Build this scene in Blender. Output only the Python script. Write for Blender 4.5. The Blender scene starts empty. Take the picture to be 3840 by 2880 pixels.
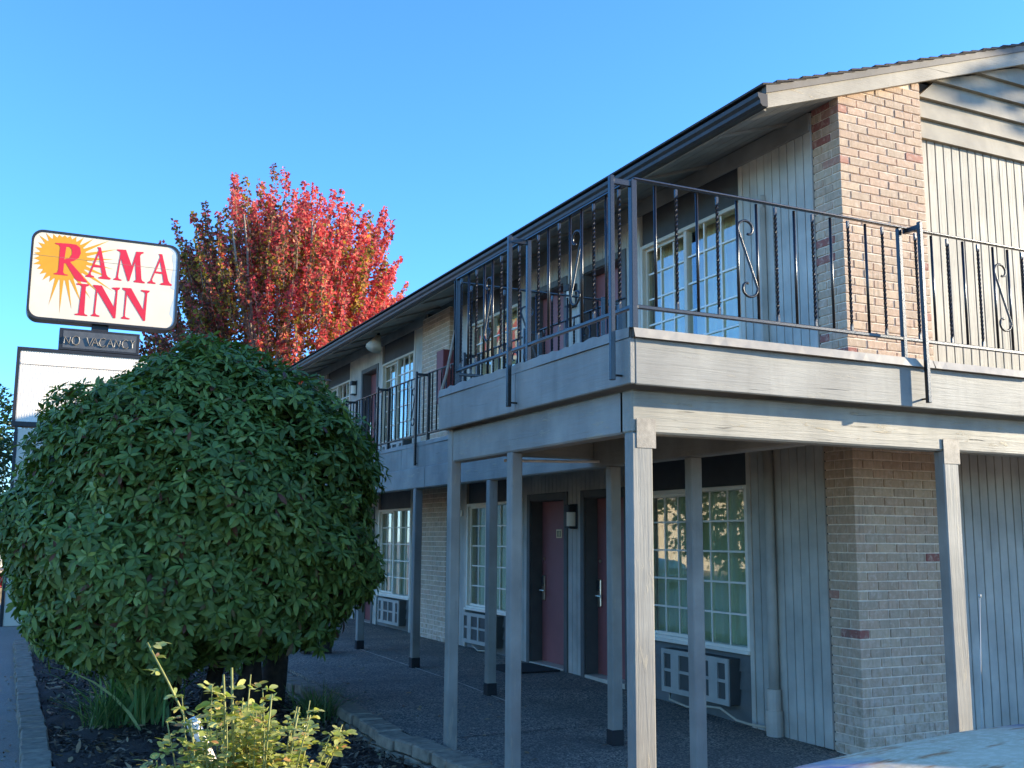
import bpy, math, random
import numpy as np
from mathutils import Vector, Matrix
random.seed(7); RNG = np.random.default_rng(7)
R = math.radians
scene = bpy.context.scene
COL = scene.collection
# ------------------------------------------------------------------ camera
F_PX = 3878.93; YAW = R(25.7128); PITCH = R(8.5276); ROLL = R(.3971)
CAM = Vector((-6.2, -6.426, 1.702))
fw = Vector((math.sin(YAW)*math.cos(PITCH), math.cos(YAW)*math.cos(PITCH), math.sin(PITCH)))
rt = fw.cross(Vector((0, 0, 1))).normalized(); up = rt.cross(fw)
rt2 = math.cos(ROLL)*rt + math.sin(ROLL)*up; up2 = -math.sin(ROLL)*rt + math.cos(ROLL)*up
cd = bpy.data.cameras.new('camera'); cam = bpy.data.objects.new('camera', cd); COL.objects.link(cam)
cd.sensor_width = 36; cd.lens = 36*F_PX/3840; cd.clip_end = 2000; cd.clip_start = .05
cam.matrix_world = Matrix(((rt2.x, up2.x, -fw.x, CAM.x), (rt2.y, up2.y, -fw.y, CAM.y), (rt2.z, up2.z, -fw.z, CAM.z), (0, 0, 0, 1)))
scene.camera = cam
# ------------------------------------------------------------------ sky, sun, exposure
SUN_AZ = 69.0      # degrees from the gable's outward normal (-Y) towards +X
SUN_EL = 15.3
sdir = Vector((math.sin(R(SUN_AZ))*math.cos(R(SUN_EL)), -math.cos(R(SUN_AZ))*math.cos(R(SUN_EL)), math.sin(R(SUN_EL))))
w = bpy.data.worlds.new('World'); scene.world = w; w.use_nodes = True
nt = w.node_tree; bg = nt.nodes['Background']
sky = nt.nodes.new('ShaderNodeTexSky'); sky.sky_type = 'NISHITA'; sky.sun_disc = False
sky.sun_elevation = R(SUN_EL); sky.sun_rotation = math.atan2(sdir.x, sdir.y)
sky.air_density = 1.0; sky.dust_density = .1; sky.ozone_density = 8.6
nt.links.new(sky.outputs[0], bg.inputs[0]); bg.inputs[1].default_value = .15
sl = bpy.data.lights.new('sun', 'SUN'); sl.energy = 2.9; sl.angle = R(.55); sl.color = (1, .895, .69)
so = bpy.data.objects.new('sun', sl); COL.objects.link(so); so.location = (20, -12, 20)
so.rotation_euler = sdir.to_track_quat('Z', 'Y').to_euler()
scene.view_settings.view_transform = 'Standard'; scene.view_settings.look = 'None'
scene.view_settings.exposure = 1.85; scene.view_settings.gamma = 1
scene.cycles.max_bounces = 8; scene.cycles.transparent_max_bounces = 12
scene.cycles.caustics_reflective = False; scene.cycles.caustics_refractive = False
scene.cycles.sample_clamp_indirect = 6
try: scene.cycles.use_denoising = True
except Exception: pass

# ------------------------------------------------------------------ material helpers
class NT:
    def __init__(s, name):
        s.m = bpy.data.materials.new(name); s.m.use_nodes = True
        s.t = s.m.node_tree; s.b = s.t.nodes['Principled BSDF']; s.o = s.t.nodes['Material Output']
    def n(s, typ, **kw):
        x = s.t.nodes.new('ShaderNode'+typ)
        for k, v in kw.items():
            if k.startswith('i_'): x.inputs[k[2:].replace('_', ' ')].default_value = v
            else: setattr(x, k, v)
        return x
    def l(s, a, b): s.t.links.new(a, b)
    def pos(s, scale=(1, 1, 1)):
        g = s.n('NewGeometry'); mp = s.n('Mapping'); mp.inputs['Scale'].default_value = scale
        s.l(g.outputs['Position'], mp.inputs['Vector']); return mp.outputs[0]
    def objc(s, scale=(1, 1, 1)):
        g = s.n('TexCoord'); mp = s.n('Mapping'); mp.inputs['Scale'].default_value = scale
        s.l(g.outputs['Object'], mp.inputs['Vector']); return mp.outputs[0]
    def noise(s, vec, scale=5, detail=4, rough=.55, dist=0):
        x = s.n('TexNoise'); x.inputs['Scale'].default_value = scale; x.inputs['Detail'].default_value = detail
        x.inputs['Roughness'].default_value = rough; x.inputs['Distortion'].default_value = dist
        if vec is not None: s.l(vec, x.inputs['Vector'])
        return x.outputs['Fac']
    def ramp(s, fac, stops, interp='LINEAR'):
        x = s.n('ValToRGB'); cr = x.color_ramp; cr.interpolation = interp
        while len(cr.elements) > 2: cr.elements.remove(cr.elements[-1])
        for i, (p, c) in enumerate(stops):
            e = cr.elements[i] if i < 2 else cr.elements.new(p)
            e.position = p; e.color = (c if len(c) == 4 else (*c, 1)) if not isinstance(c, (int, float)) else (c, c, c, 1)
        s.l(fac, x.inputs[0]); return x.outputs[0]
    def mix(s, fac, a, b, typ='MIX'):
        x = s.n('MixRGB', blend_type=typ)
        for i, v in enumerate((fac, a, b)):
            if hasattr(v, 'links'): s.l(v, x.inputs[i])
            else: x.inputs[i].default_value = v if (i == 0 or len(v) == 4) else (*v, 1)
        return x.outputs[0]
    def math(s, op, a, b=0.):
        x = s.n('Math', operation=op)
        for i, v in enumerate((a, b)):
            if hasattr(v, 'links'): s.l(v, x.inputs[i])
            else: x.inputs[i].default_value = v
        return x.outputs[0]
    def bump(s, h, strength=.3, dist=.01):
        x = s.n('Bump'); x.inputs['Strength'].default_value = strength; x.inputs['Distance'].default_value = dist
        s.l(h, x.inputs['Height']); s.l(x.outputs[0], s.b.inputs['Normal'])
    def col(s, c):
        if hasattr(c, 'links'): s.l(c, s.b.inputs['Base Color'])
        else: s.b.inputs['Base Color'].default_value = (*c, 1)
    def rough(s, v):
        if hasattr(v, 'links'): s.l(v, s.b.inputs['Roughness'])
        else: s.b.inputs['Roughness'].default_value = v
    def rnd(s):
        g = s.n('NewGeometry'); o = s.n('ObjectInfo')
        a = s.math('ADD', g.outputs['Random Per Island'], o.outputs['Random'])
        return s.math('FRACT', a)
MATS = {}
def simple(name, c, rough=.6, metal=0., var=.12, nscale=6., spec=.5, bump=0.):
    k = NT(name); v = k.noise(k.pos(), nscale, 5)
    lo = tuple(x*(1-var) for x in c); hi = tuple(min(1, x*(1+var)) for x in c)
    k.col(k.ramp(v, [(.3, lo), (.7, hi)])); k.rough(rough); k.b.inputs['Metallic'].default_value = metal
    k.b.inputs['Specular IOR Level'].default_value = spec
    if bump: k.bump(k.noise(k.pos(), nscale*12, 3), bump, .004)
    MATS[name] = k.m; return k.m

def paint(name, axis, base, wear=.25, grain=1., peel=0., incise=False, rough=.62):
    """old grey house paint on sawn wood, grain running along one world axis"""
    k = NT(name); sc = [38, 38, 38]; sc[axis] = 1.6
    p = k.pos(tuple(sc)); gr = k.noise(p, 1.0, 6, .65, .6)
    big = k.noise(k.pos(), 2.3, 4)
    sc2 = [9, 9, 9]; sc2[2] = .8
    streak = k.noise(k.pos(tuple(sc2)), 1., 4, .6)
    c0 = tuple(x*.72 for x in base); c1 = tuple(x*1.18 for x in base)
    c = k.ramp(big, [(.3, c0), (.72, c1)])
    c = k.mix(k.ramp(streak, [(.52, 0), (.8, wear)]), c, tuple(x*.55 for x in base))
    h = gr
    if peel:
        sp = [16, 16, 16]; sp[axis] = 3.0
        pl = k.noise(k.pos(tuple(sp)), 1., 7, .7, .4)
        mk = k.ramp(pl, [(.60, 0), (.66, peel)])
        c = k.mix(mk, c, (base[0]*1.25+.02, base[1]*1.18+.01, base[2]*1.02))
        ck = [60, 60, 60]; ck[axis] = 2.2
        cr = k.noise(k.pos(tuple(ck)), .5, 4, .5, 1.2)
        crm = k.ramp(cr, [(.23, 1), (.31, 0)])
        c = k.mix(k.math('MULTIPLY', crm, .55), c, tuple(x*.25 for x in base))
        h = k.math('SUBTRACT', k.math('ADD', gr, k.math('MULTIPLY', mk, .35)), k.math('MULTIPLY', crm, .9))
    if incise:
        bt = k.n('TexBrick'); bt.inputs['Scale'].default_value = 1; bt.inputs['Mortar Size'].default_value = .011
        bt.inputs['Brick Width'].default_value = .03; bt.inputs['Row Height'].default_value = .014; bt.inputs['Mortar Smooth'].default_value = .2
        sw = k.n('SeparateXYZ'); g = k.n('NewGeometry'); k.l(g.outputs['Position'], sw.inputs[0])
        cb = k.n('CombineXYZ'); k.l(sw.outputs[axis], cb.inputs[0]); k.l(sw.outputs[2], cb.inputs[1]); k.l(cb.outputs[0], bt.inputs['Vector'])
        dots = k.math('MULTIPLY', k.math('SUBTRACT', 1., bt.outputs['Fac']), k.ramp(k.noise(k.pos(), 7, 3), [(.38, 0), (.5, 1)]))
        c = k.mix(k.math('MULTIPLY', dots, .28), c, tuple(x*.35 for x in base))
        h = k.math('SUBTRACT', h, k.math('MULTIPLY', dots, .7))
        vo = k.n('TexVoronoi'); vo.inputs['Scale'].default_value = 2.1; k.l(k.pos(), vo.inputs['Vector'])
        kn = k.ramp(vo.outputs['Distance'], [(.015, 1), (.04, 0)])
        c = k.mix(k.math('MULTIPLY', kn, .55), c, tuple(x*.4 for x in base)); h = k.math('SUBTRACT', h, k.math('MULTIPLY', kn, .8))
    k.col(c); k.rough(rough); k.bump(h, .55*grain, .006)
    MATS[name] = k.m; return k.m

GREY = (.192, .203, .202)
paint('paint_x', 0, GREY, wear=.5, peel=.3, incise=True, grain=1.3); paint('paint_y', 1, GREY, wear=.5, peel=.3, incise=True, grain=1.3); paint('paint_z', 2, GREY, peel=.5, grain=1.3)
paint('beam_x', 0, (.245, .25, .232), peel=.9, grain=2.0); paint('beam_y', 1, (.20, .21, .208), peel=.75, grain=1.6)
paint('plank_z', 2, (.345, .36, .352), wear=.3, grain=.9)
paint('soffit_y', 1, (.185, .192, .192), wear=.1, grain=.5)
paint('lap_x', 0, (.215, .205, .17), wear=.45, grain=.6)
paint('trim_z', 2, (.42, .41, .38), wear=.3, grain=.5)
paint('barge', 0, (.24, .228, .195), peel=.9, grain=1.8)
paint('rake', 0, (.10, .09, .078), wear=.4, grain=.8)
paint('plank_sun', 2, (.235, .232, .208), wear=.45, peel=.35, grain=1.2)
simple('dark_panel', (.045, .05, .056), .6, var=.15)
simple('casing', (.075, .082, .085), .6, var=.12)
simple('lap_dark', (.1, .11, .115), .6, var=.15)
simple('groove', (.05, .052, .055), .9)
simple('vinyl', (.62, .62, .60), .4, var=.06)
simple('vinyl_tan', (.46, .44, .39), .45, var=.06)
simple('iron', (.008, .007, .0065), .27, var=.3, nscale=60, bump=.15, spec=.6)
simple('gutter', (.03, .027, .026), .45, var=.2, spec=.3)
simple('flashing', (.24, .235, .215), .5, var=.15, nscale=9)
simple('galv', (.21, .203, .185), .6, var=.3, nscale=20, bump=.5)
simple('shingle', (.05, .044, .04), .95, var=.35, nscale=60, bump=.8)
simple('door_red', (.20, .078, .085), .5, var=.1, nscale=3)
simple('steel', (.55, .54, .5), .3, metal=1., var=.08)
simple('brass_plate', (.55, .47, .3), .45, var=.05)
simple('ink', (.04, .035, .03), .7)
simple('black_plastic', (.015, .016, .018), .5)
simple('opal', (.62, .62, .58), .35, var=.05)
simple('ac_grey', (.30, .31, .31), .5, var=.1)
simple('ac_dark', (.055, .06, .062), .6)
simple('post_foot', (.012, .013, .015), .7)
simple('threshold', (.42, .4, .36), .5, var=.15)
simple('room', (.09, .085, .075), .9)
simple('extinguisher_red', (.12, .02, .022), .5)
simple('hose', (.36, .33, .27), .6)
simple('mat_black', (.02, .02, .02), .95, var=.4, nscale=60)
simple('white_pipe', (.72, .73, .74), .4, var=.05)
simple('sign_black', (.014, .014, .015), .45)
simple('sign_white', (.50, .485, .43), .45, var=.05, nscale=3)
simple('sign_red', (.42, .012, .035), .45, var=.05)
simple('sign_gold', (.46, .235, .008), .45, var=.06, nscale=4)
simple('sign_blue', (.34, .43, .52), .4, var=.1)
simple('sign_board', (.62, .62, .6), .4, var=.04)
simple('sign_seam', (.16, .15, .13), .6)
simple('neon_panel', (.06, .065, .07), .25, var=.2)
simple('neon_tube', (.13, .128, .118), .4)
simple('bark', (.09, .07, .055), .9, var=.35, nscale=18, bump=.8)
simple('bark_grey', (.2, .18, .155), .9, var=.3, nscale=14, bump=.8)
simple('bark_dark', (.035, .028, .022), .95, var=.35, nscale=18, bump=.8)
simple('concrete', (.165, .15, .125), .95, var=.4, nscale=11, bump=1.)
simple('joint', (.42, .41, .38), .85)

def brickmat(name, reds):
    k = NT(name); r_ = k.rnd()
    tan = [(.40, .322, .245), (.36, .28, .212), (.42, .34, .258), (.38, .292, .225), (.355, .292, .23), (.40, .305, .238)]
    stops = [((1-reds)*i/6, c_) for i, c_ in enumerate(tan)]+[(1-reds, (.33, .18, .145)), (1-reds*.6, (.23, .085, .075))]
    c = k.ramp(r_, stops, 'CONSTANT')
    st = k.noise(k.pos((34, 34, 7)), 1., 4, .6); c = k.mix(k.ramp(st, [(.42, 0), (.75, .5)]), c, (.22, .165, .13))
    ef = k.noise(k.pos((20, 20, 20)), 1., 5, .65, .5); c = k.mix(k.ramp(ef, [(.5, 0), (.7, .6)]), c, (.50, .45, .40))
    dk = k.noise(k.pos((26, 26, 1.4)), 1., 3, .5); c = k.mix(k.ramp(dk, [(.60, 0), (.70, .45)]), c, (.13, .11, .10))
    sz = k.n('SeparateXYZ'); g = k.n('NewGeometry'); k.l(g.outputs['Position'], sz.inputs[0])       # salts drawn up from the ground
    wh = k.math('MULTIPLY', k.ramp(sz.outputs[2], [(.05, 1), (1.0, 0)]), k.ramp(k.noise(k.pos((12, 12, 12)), 1., 5, .6), [(.42, 0), (.6, .8)])); c = k.mix(wh, c, (.52, .48, .44))
    k.col(c); k.rough(.9); k.bump(k.noise(k.pos(), 70, 5, .75), 1., .006); MATS[name] = k.m
brickmat('brick', .015); brickmat('brick_end', .10)
simple('mortar', (.58, .56, .52), .95, var=.15, nscale=20, bump=.8)

k = NT('aggregate'); vo = k.n('TexVoronoi'); vo.inputs['Scale'].default_value = 75; k.l(k.pos(), vo.inputs['Vector'])
peb = k.ramp(vo.outputs['Color'], [(.2, (.045, .045, .044)), (.55, (.15, .145, .135)), (.82, (.28, .26, .225)), (.97, (.5, .46, .4))])
big = k.noise(k.pos(), 1.3, 5); c = k.mix(k.ramp(big, [(.38, 0), (.62, .6)]), peb, (.08, .078, .075)); st2 = k.noise(k.pos(), 4.5, 6, .65); c = k.mix(k.ramp(st2, [(.58, 0), (.7, .35)]), c, (.2, .185, .165))
k.col(c); k.rough(.85); k.bump(vo.outputs['Distance'], .7, .01); MATS['aggregate'] = k.m
k = NT('asphalt'); vo = k.n('TexVoronoi'); vo.inputs['Scale'].default_value = 120; k.l(k.pos(), vo.inputs['Vector'])
c = k.ramp(vo.outputs['Color'], [(.2, (.13, .126, .12)), (.9, (.23, .22, .205))]); b2 = k.noise(k.pos(), .6, 5)
c = k.mix(k.ramp(b2, [(.4, 0), (.7, .4)]), c, (.24, .23, .21)); k.col(c); k.rough(.9); k.bump(vo.outputs['Distance'], .6, .008); MATS['asphalt'] = k.m
k = NT('mulch'); nz = k.noise(k.pos(), 55, 6, .7); c = k.ramp(nz, [(.3, (.02, .015, .013)), (.55, (.05, .037, .029)), (.75, (.1, .075, .057))])
k.col(c); k.rough(.95); k.bump(nz, 1., .03); MATS['mulch'] = k.m
k = NT('chip'); c = k.ramp(k.rnd(), [(0, (.018, .014, .012)), (.5, (.05, .037, .028)), (.8, (.10, .075, .055)), (1, (.24, .19, .14))]); k.col(c); k.rough(.95); MATS['chip'] = k.m

k = NT('glass')   # thin window pane: see-through with fresnel mirror
tr = k.n('BsdfTransparent'); tr.inputs[0].default_value = (.93, .96, .94, 1); gl = k.n('BsdfGlossy'); gl.inputs['Roughness'].default_value = .015; gl.inputs[0].default_value = (.95, .97, 1, 1)
fr = k.n('Fresnel'); _g = k.n('NewGeometry'); k.l(k.math('SUBTRACT', 1.55, k.math('MULTIPLY', _g.outputs['Backfacing'], 1.55-1/1.55)), fr.inputs['IOR'])
wv = k.noise(k.pos(), 1.6, 2); bp = k.n('Bump'); bp.inputs['Strength'].default_value = .01; bp.inputs['Distance'].default_value = .05; k.l(wv, bp.inputs['Height'])
k.l(bp.outputs[0], gl.inputs['Normal'])
mx = k.n('MixShader'); k.l(k.math('MINIMUM', k.math('MULTIPLY', fr.outputs[0], 1.5), 1.), mx.inputs[0]); k.l(tr.outputs[0], mx.inputs[1]); k.l(gl.outputs[0], mx.inputs[2]); k.l(mx.outputs[0], k.o.inputs[0]); MATS['glass'] = k.m
def cloth(name, c):
    k = NT(name); k.col(c); k.rough(.95); k.b.inputs['Subsurface Weight'].default_value = .0; MATS[name] = k.m
cloth('curtain_gold', (.50, .45, .28)); cloth('curtain_olive', (.42, .50, .36)); cloth('curtain_white', (.6, .62, .6))
k = NT('lamp_glow'); k.b.inputs['Emission Color'].default_value = (1, .74, .38, 1); k.b.inputs['Emission Strength'].default_value = 1.1; k.col((.8, .7, .5)); MATS['lamp_glow'] = k.m

def leafmat(name, stops, trans=.35, rough=.45, spec=.4, tint=(1.0, 1.15, .5)):
    k = NT(name); c = k.ramp(k.rnd(), stops)
    nz = k.noise(k.pos(), 30, 2); c = k.mix(k.ramp(nz, [(.35, 0), (.8, .3)]), c, tuple(x*.6 for x in stops[len(stops)//2][1]))
    k.col(c); k.rough(rough); k.b.inputs['Specular IOR Level'].default_value = spec
    tl = k.n('BsdfTranslucent'); k.l(k.mix(1., c, tint, 'MULTIPLY'), tl.inputs[0])
    mx = k.n('MixShader'); mx.inputs[0].default_value = trans; k.l(k.b.outputs[0], mx.inputs[1]); k.l(tl.outputs[0], mx.inputs[2]); k.l(mx.outputs[0], k.o.inputs[0])
    MATS[name] = k.m
leafmat('rhodo_leaf', [(0, (.06, .105, .027)), (.45, (.10, .165, .04)), (.8, (.15, .22, .05)), (.93, (.075, .14, .045)), (.965, (.13, .16, .04)), (.985, (.11, .04, .025)), (1, (.10, .035, .025))], .22, .52, .35)
leafmat('rhodo_young', [(0, (.12, .2, .05)), (.5, (.17, .26, .065)), (1, (.25, .32, .09))], .25, .42, .5)
leafmat('rose_leaf', [(0, (.14, .20, .06)), (.5, (.30, .36, .12)), (.85, (.44, .45, .18)), (1, (.36, .18, .09))], .42, .35, .6)
leafmat('iris_leaf', [(0, (.10, .23, .09)), (.6, (.17, .33, .13)), (1, (.36, .38, .15))], .3)
leafmat('grass_leaf', [(0, (.05, .11, .04)), (.6, (.075, .15, .055)), (1, (.16, .2, .08))], .3)
leafmat('tree_leaf', [(0, (.012, .04, .018)), (.6, (.025, .065, .025)), (1, (.05, .09, .03))], .3)
leafmat('dry_leaf', [(0, (.09, .05, .03)), (.5, (.2, .13, .07)), (.8, (.32, .25, .16)), (1, (.12, .14, .05))], .1)
leafmat('maple_red', [(0, (.32, .05, .065)), (.35, (.47, .085, .105)), (.65, (.54, .14, .145)), (.85, (.55, .23, .17)), (1, (.55, .33, .17))], .55, .6, .2, (1., .75, .8))
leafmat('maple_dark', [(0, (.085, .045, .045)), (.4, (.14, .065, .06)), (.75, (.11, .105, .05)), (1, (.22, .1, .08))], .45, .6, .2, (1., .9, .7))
leafmat('maple_green', [(0, (.1, .115, .03)), (.4, (.19, .18, .045)), (.75, (.32, .25, .06)), (1, (.45, .24, .07))], .5, .6, .2)
# ------------------------------------------------------------------ geometry helpers
WLOC = {}
def wl(o): return WLOC.get(o.name, Vector((0, 0, 0))) if o else Vector((0, 0, 0))
def put(name, me, parent, origin, mat=None, rot=None):
    o = bpy.data.objects.new(name, me); COL.objects.link(o)
    if mat and me and not me.materials: me.materials.append(MATS[mat])
    o.parent = parent; origin = Vector(origin); o.location = origin - wl(parent); WLOC[o.name] = origin
    if rot: o.rotation_euler = rot
    return o
def empty(name, loc, label=None, cat=None, group=None, parent=None):
    o = put(name, None, parent, loc); o.empty_display_size = .2
    return tag(o, label, cat, group)
def tag(o, label=None, cat=None, group=None, kind=None):
    if label: o['label'] = label
    if cat: o['category'] = cat
    if group: o['group'] = group
    if kind: o['kind'] = kind
    return o
class MB:
    def __init__(s): s.v = []; s.f = []
    def add(s, vs, fs):
        n = len(s.v); s.v += [tuple(v) for v in vs]; s.f += [tuple(i+n for i in f) for f in fs]; return s
    def box(s, x0, x1, y0, y1, z0, z1):
        return s.add([(x0, y0, z0), (x1, y0, z0), (x1, y1, z0), (x0, y1, z0), (x0, y0, z1), (x1, y0, z1), (x1, y1, z1), (x0, y1, z1)],
                     [(0, 3, 2, 1), (4, 5, 6, 7), (0, 1, 5, 4), (1, 2, 6, 5), (2, 3, 7, 6), (3, 0, 4, 7)])
    def cbox(s, x0, x1, y0, y1, z0, z1, c=.006):
        c = min(c, (x1-x0)*.3, (y1-y0)*.3, (z1-z0)*.3); lo = (x0, y0, z0); hi = (x1, y1, z1); vs = []; idx = {}
        for sx in (0, 1):
            for sy in (0, 1):
                for sz in (0, 1):
                    for a in range(3):
                        sg = (sx, sy, sz); p = []
                        for b in range(3):
                            base = (lo, hi)[sg[b]][b]; ins = c if sg[b] == 0 else -c
                            p.append(base if b == a else base+ins)
                        idx[(sx, sy, sz, a)] = len(vs); vs.append(p)
        fs = []
        for a in range(3):
            b, d = (a+1) % 3, (a+2) % 3
            for sa in (0, 1):
                q = []
                for sb, sd in ((0, 0), (1, 0), (1, 1), (0, 1)):
                    sg = [0, 0, 0]; sg[a] = sa; sg[b] = sb; sg[d] = sd; q.append(idx[(*sg, a)])
                fs.append(tuple(q if sa else q[::-1]))
        for a in range(3):          # edges along axis a
            b, d = (a+1) % 3, (a+2) % 3
            for sb in (0, 1):
                for sd in (0, 1):
                    g0 = [0, 0, 0]; g1 = [0, 0, 0]; g0[b] = g1[b] = sb; g0[d] = g1[d] = sd; g1[a] = 1
                    q = [idx[(*g0, b)], idx[(*g1, b)], idx[(*g1, d)], idx[(*g0, d)]]
                    fs.append(tuple(q if (sb == sd) else q[::-1]))
        for sx in (0, 1):
            for sy in (0, 1):
                for sz in (0, 1):
                    t = [idx[(sx, sy, sz, a)] for a in range(3)]; fs.append(tuple(t if (sx+sy+sz) % 2 else t[::-1]))
        return s.add(vs, fs)
    def tube(s, pts, r, n=8, cap=True, r_end=None):
        pts = [Vector(p) for p in pts]; N = len(pts); rings = []; prev = None
        for i, p in enumerate(pts):
            t = (pts[min(i+1, N-1)]-pts[max(i-1, 0)]).normalized()
            if prev is None:
                a = t.cross(Vector((0, 0, 1)))
                if a.length < .01: a = t.cross(Vector((1, 0, 0)))
            else: a = prev - t*prev.dot(t)
            a.normalize(); prev = a; b = t.cross(a)
            rr = r if r_end is None else r+(r_end-r)*i/(N-1)
            if isinstance(rr, (list, tuple)): rr = rr[i]
            rings.append([p+a*math.cos(2*math.pi*j/n)*rr+b*math.sin(2*math.pi*j/n)*rr for j in range(n)])
        vs = [v for q in rings for v in q]; fs = []
        for i in range(N-1):
            for j in range(n): fs.append((i*n+j, i*n+(j+1) % n, (i+1)*n+(j+1) % n, (i+1)*n+j))
        if cap: fs.append(tuple(range(n-1, -1, -1))); fs.append(tuple((N-1)*n+j for j in range(n)))
        return s.add(vs, fs)
    def loft(s, secs, cap=True, closed=True):
        n = len(secs[0]); vs = [v for q in secs for v in q]; fs = []
        for i in range(len(secs)-1):
            for j in range(n if closed else n-1): fs.append((i*n+j, i*n+(j+1) % n, (i+1)*n+(j+1) % n, (i+1)*n+j))
        if cap: fs.append(tuple(range(n-1, -1, -1))); fs.append(tuple((len(secs)-1)*n+j for j in range(n)))
        return s.add(vs, fs)
    def mesh(s, name, origin=(0, 0, 0), smooth=False):
        me = bpy.data.meshes.new(name); o = origin
        me.from_pydata([(v[0]-o[0], v[1]-o[1], v[2]-o[2]) for v in s.v], [], s.f)
        if smooth: me.polygons.foreach_set('use_smooth', [True]*len(me.polygons))
        me.update(); return me
    def build(s, name, mat, parent=None, origin=None, smooth=False):
        if origin is None:
            a = np.array(s.v); origin = tuple((a.min(0)+a.max(0))/2) if parent else (0, 0, 0)
        return put(name, s.mesh(name, origin, smooth), parent, origin, mat)
CACHE = {}
def piece(name, size, center, mat, parent, ch=.004, rot=None):
    """a box-shaped piece; alike pieces share mesh data"""
    key = (tuple(round(x, 4) for x in size), mat, ch)
    if key not in CACHE:
        a, b, c = (x/2 for x in size); m = MB()
        (m.cbox(-a, a, -b, b, -c, c, ch) if ch else m.box(-a, a, -b, b, -c, c)); me = m.mesh(name); me.materials.append(MATS[mat]); CACHE[key] = me
    return put(name, CACHE[key], parent, center, None, rot)
def bx(name, x0, x1, y0, y1, z0, z1, mat, parent, ch=.004): return piece(name, (x1-x0, y1-y0, z1-z0), ((x0+x1)/2, (y0+y1)/2, (z0+z1)/2), mat, parent, ch)
def fastmesh(name, V, Q, mat):
    """V (n,3) floats, Q (m,4) or (m,3) ints"""
    me = bpy.data.meshes.new(name); n = Q.shape[1]
    me.vertices.add(len(V)); me.vertices.foreach_set('co', np.ascontiguousarray(V, dtype=np.float32).ravel())
    me.loops.add(Q.size); me.loops.foreach_set('vertex_index', np.ascontiguousarray(Q, dtype=np.int32).ravel())
    me.polygons.add(len(Q)); me.polygons.foreach_set('loop_start', np.arange(0, Q.size, n, dtype=np.int32)); me.polygons.foreach_set('loop_total', np.full(len(Q), n, dtype=np.int32))
    me.polygons.foreach_set('use_smooth', np.ones(len(Q), dtype=bool))
    me.update(calc_edges=True); me.validate(); me.materials.append(MATS[mat]); return me
def leaf_template(L, W, fold=.25, droop=.15, st=((0, .12), (.22, .75), (.55, 1), (.82, .68), (1, .04))):
    V = []; Q = []
    for i, (t, wd) in enumerate(st):
        z = -droop*L*t*t; hw = W/2*wd
        V += [(-hw, t*L, z+fold*hw), (0, t*L, z), (hw, t*L, z+fold*hw)]
        if i: a = (i-1)*3; b = i*3; Q += [(a, a+1, b+1, b), (a+1, a+2, b+2, b+1)]
    return np.array(V, float), np.array(Q, int)
def frames(D, U):
    """rows: leaf axis D (unit), approximate up U -> (n,3,3) with columns x,y,z"""
    Y = D/np.linalg.norm(D, axis=1, keepdims=True); X = np.cross(Y, U); X /= np.linalg.norm(X, axis=1, keepdims=True)+1e-9; Z = np.cross(X, Y)
    return np.stack([X, Y, Z], axis=2)
def scatter(T, M, P, S):
    V, Q = T; n = len(P); A = np.einsum('nij,kj->nki', M, V)*S[:, None, None]+P[:, None, :]
    QQ = (Q[None]+(np.arange(n)*len(V))[:, None, None]).reshape(-1, Q.shape[1]); return A.reshape(-1, 3), QQ
def ground(y): return float(np.interp(y, [-9, 0, 4.5, 9, 30], [0, 0, .12, .14, .15]))
def sstruct(o): o['kind'] = 'structure'; return o

# ------------------------------------------------------------------ ground
m = MB(); m.add([(-400, -300, -.1), (400, -300, -.1), (400, 500, -.1), (-400, 500, -.1)], [(0, 1, 2, 3)])
sstruct(m.build('asphalt_lot', 'asphalt'))
ys = [-1.45, -.6, 0, 1, 2, 3, 4.5, 6, 7.5, 9, 12, 15, 18.5]
m = MB(); vs = []; fs = []
for y in ys: vs += [(-3.0, y, ground(y)-.004), (.4, y, ground(y)), (-3.0, y, -.25), (.4, y, -.25)]
for i in range(len(ys)-1):
    a = i*4; b = a+4; fs += [(a, a+1, b+1, b), (a+2, a, b, b+2)]
fs += [(0, 2, 3, 1)]
m.add(vs, fs); slab = sstruct(m.build('walkway_slab', 'aggregate', None, (0, 0, 0)))
m = MB()
m.add([(.4, -1.45, 0), (14, -1.45, 0), (14, .3, 0), (.4, .3, 0), (.4, -1.45, -.2), (14, -1.45, -.2)], [(0, 1, 2, 3), (0, 4, 5, 1)])
sstruct(m.build('walkway_slab', 'aggregate', None, (0, 0, 0)))
m = MB(); yj = np.linspace(3.2, 8.2, 26); vs = []; fs = []
for i, y in enumerate(yj): vs += [(-1.568+.004*math.sin(i*2.3), y, ground(y)+.002), (-1.553+.004*math.sin(i*1.7), y, ground(y)+.002)]
for i in range(25): fs.append((2*i, 2*i+1, 2*i+3, 2*i+2))
m.add(vs, fs); m.build('joint_filler', 'joint', slab)
for yy in (1.9, 4.9, 7.9, 10.9):
    m = MB(); m.add([(-2.98, yy, ground(yy)+.003), (-.03, yy, ground(yy)+.003), (-.03, yy+.014, ground(yy)+.003), (-2.98, yy+.014, ground(yy)+.003)], [(0, 1, 2, 3)]); m.build('control_joint', 'groove', slab)
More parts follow.
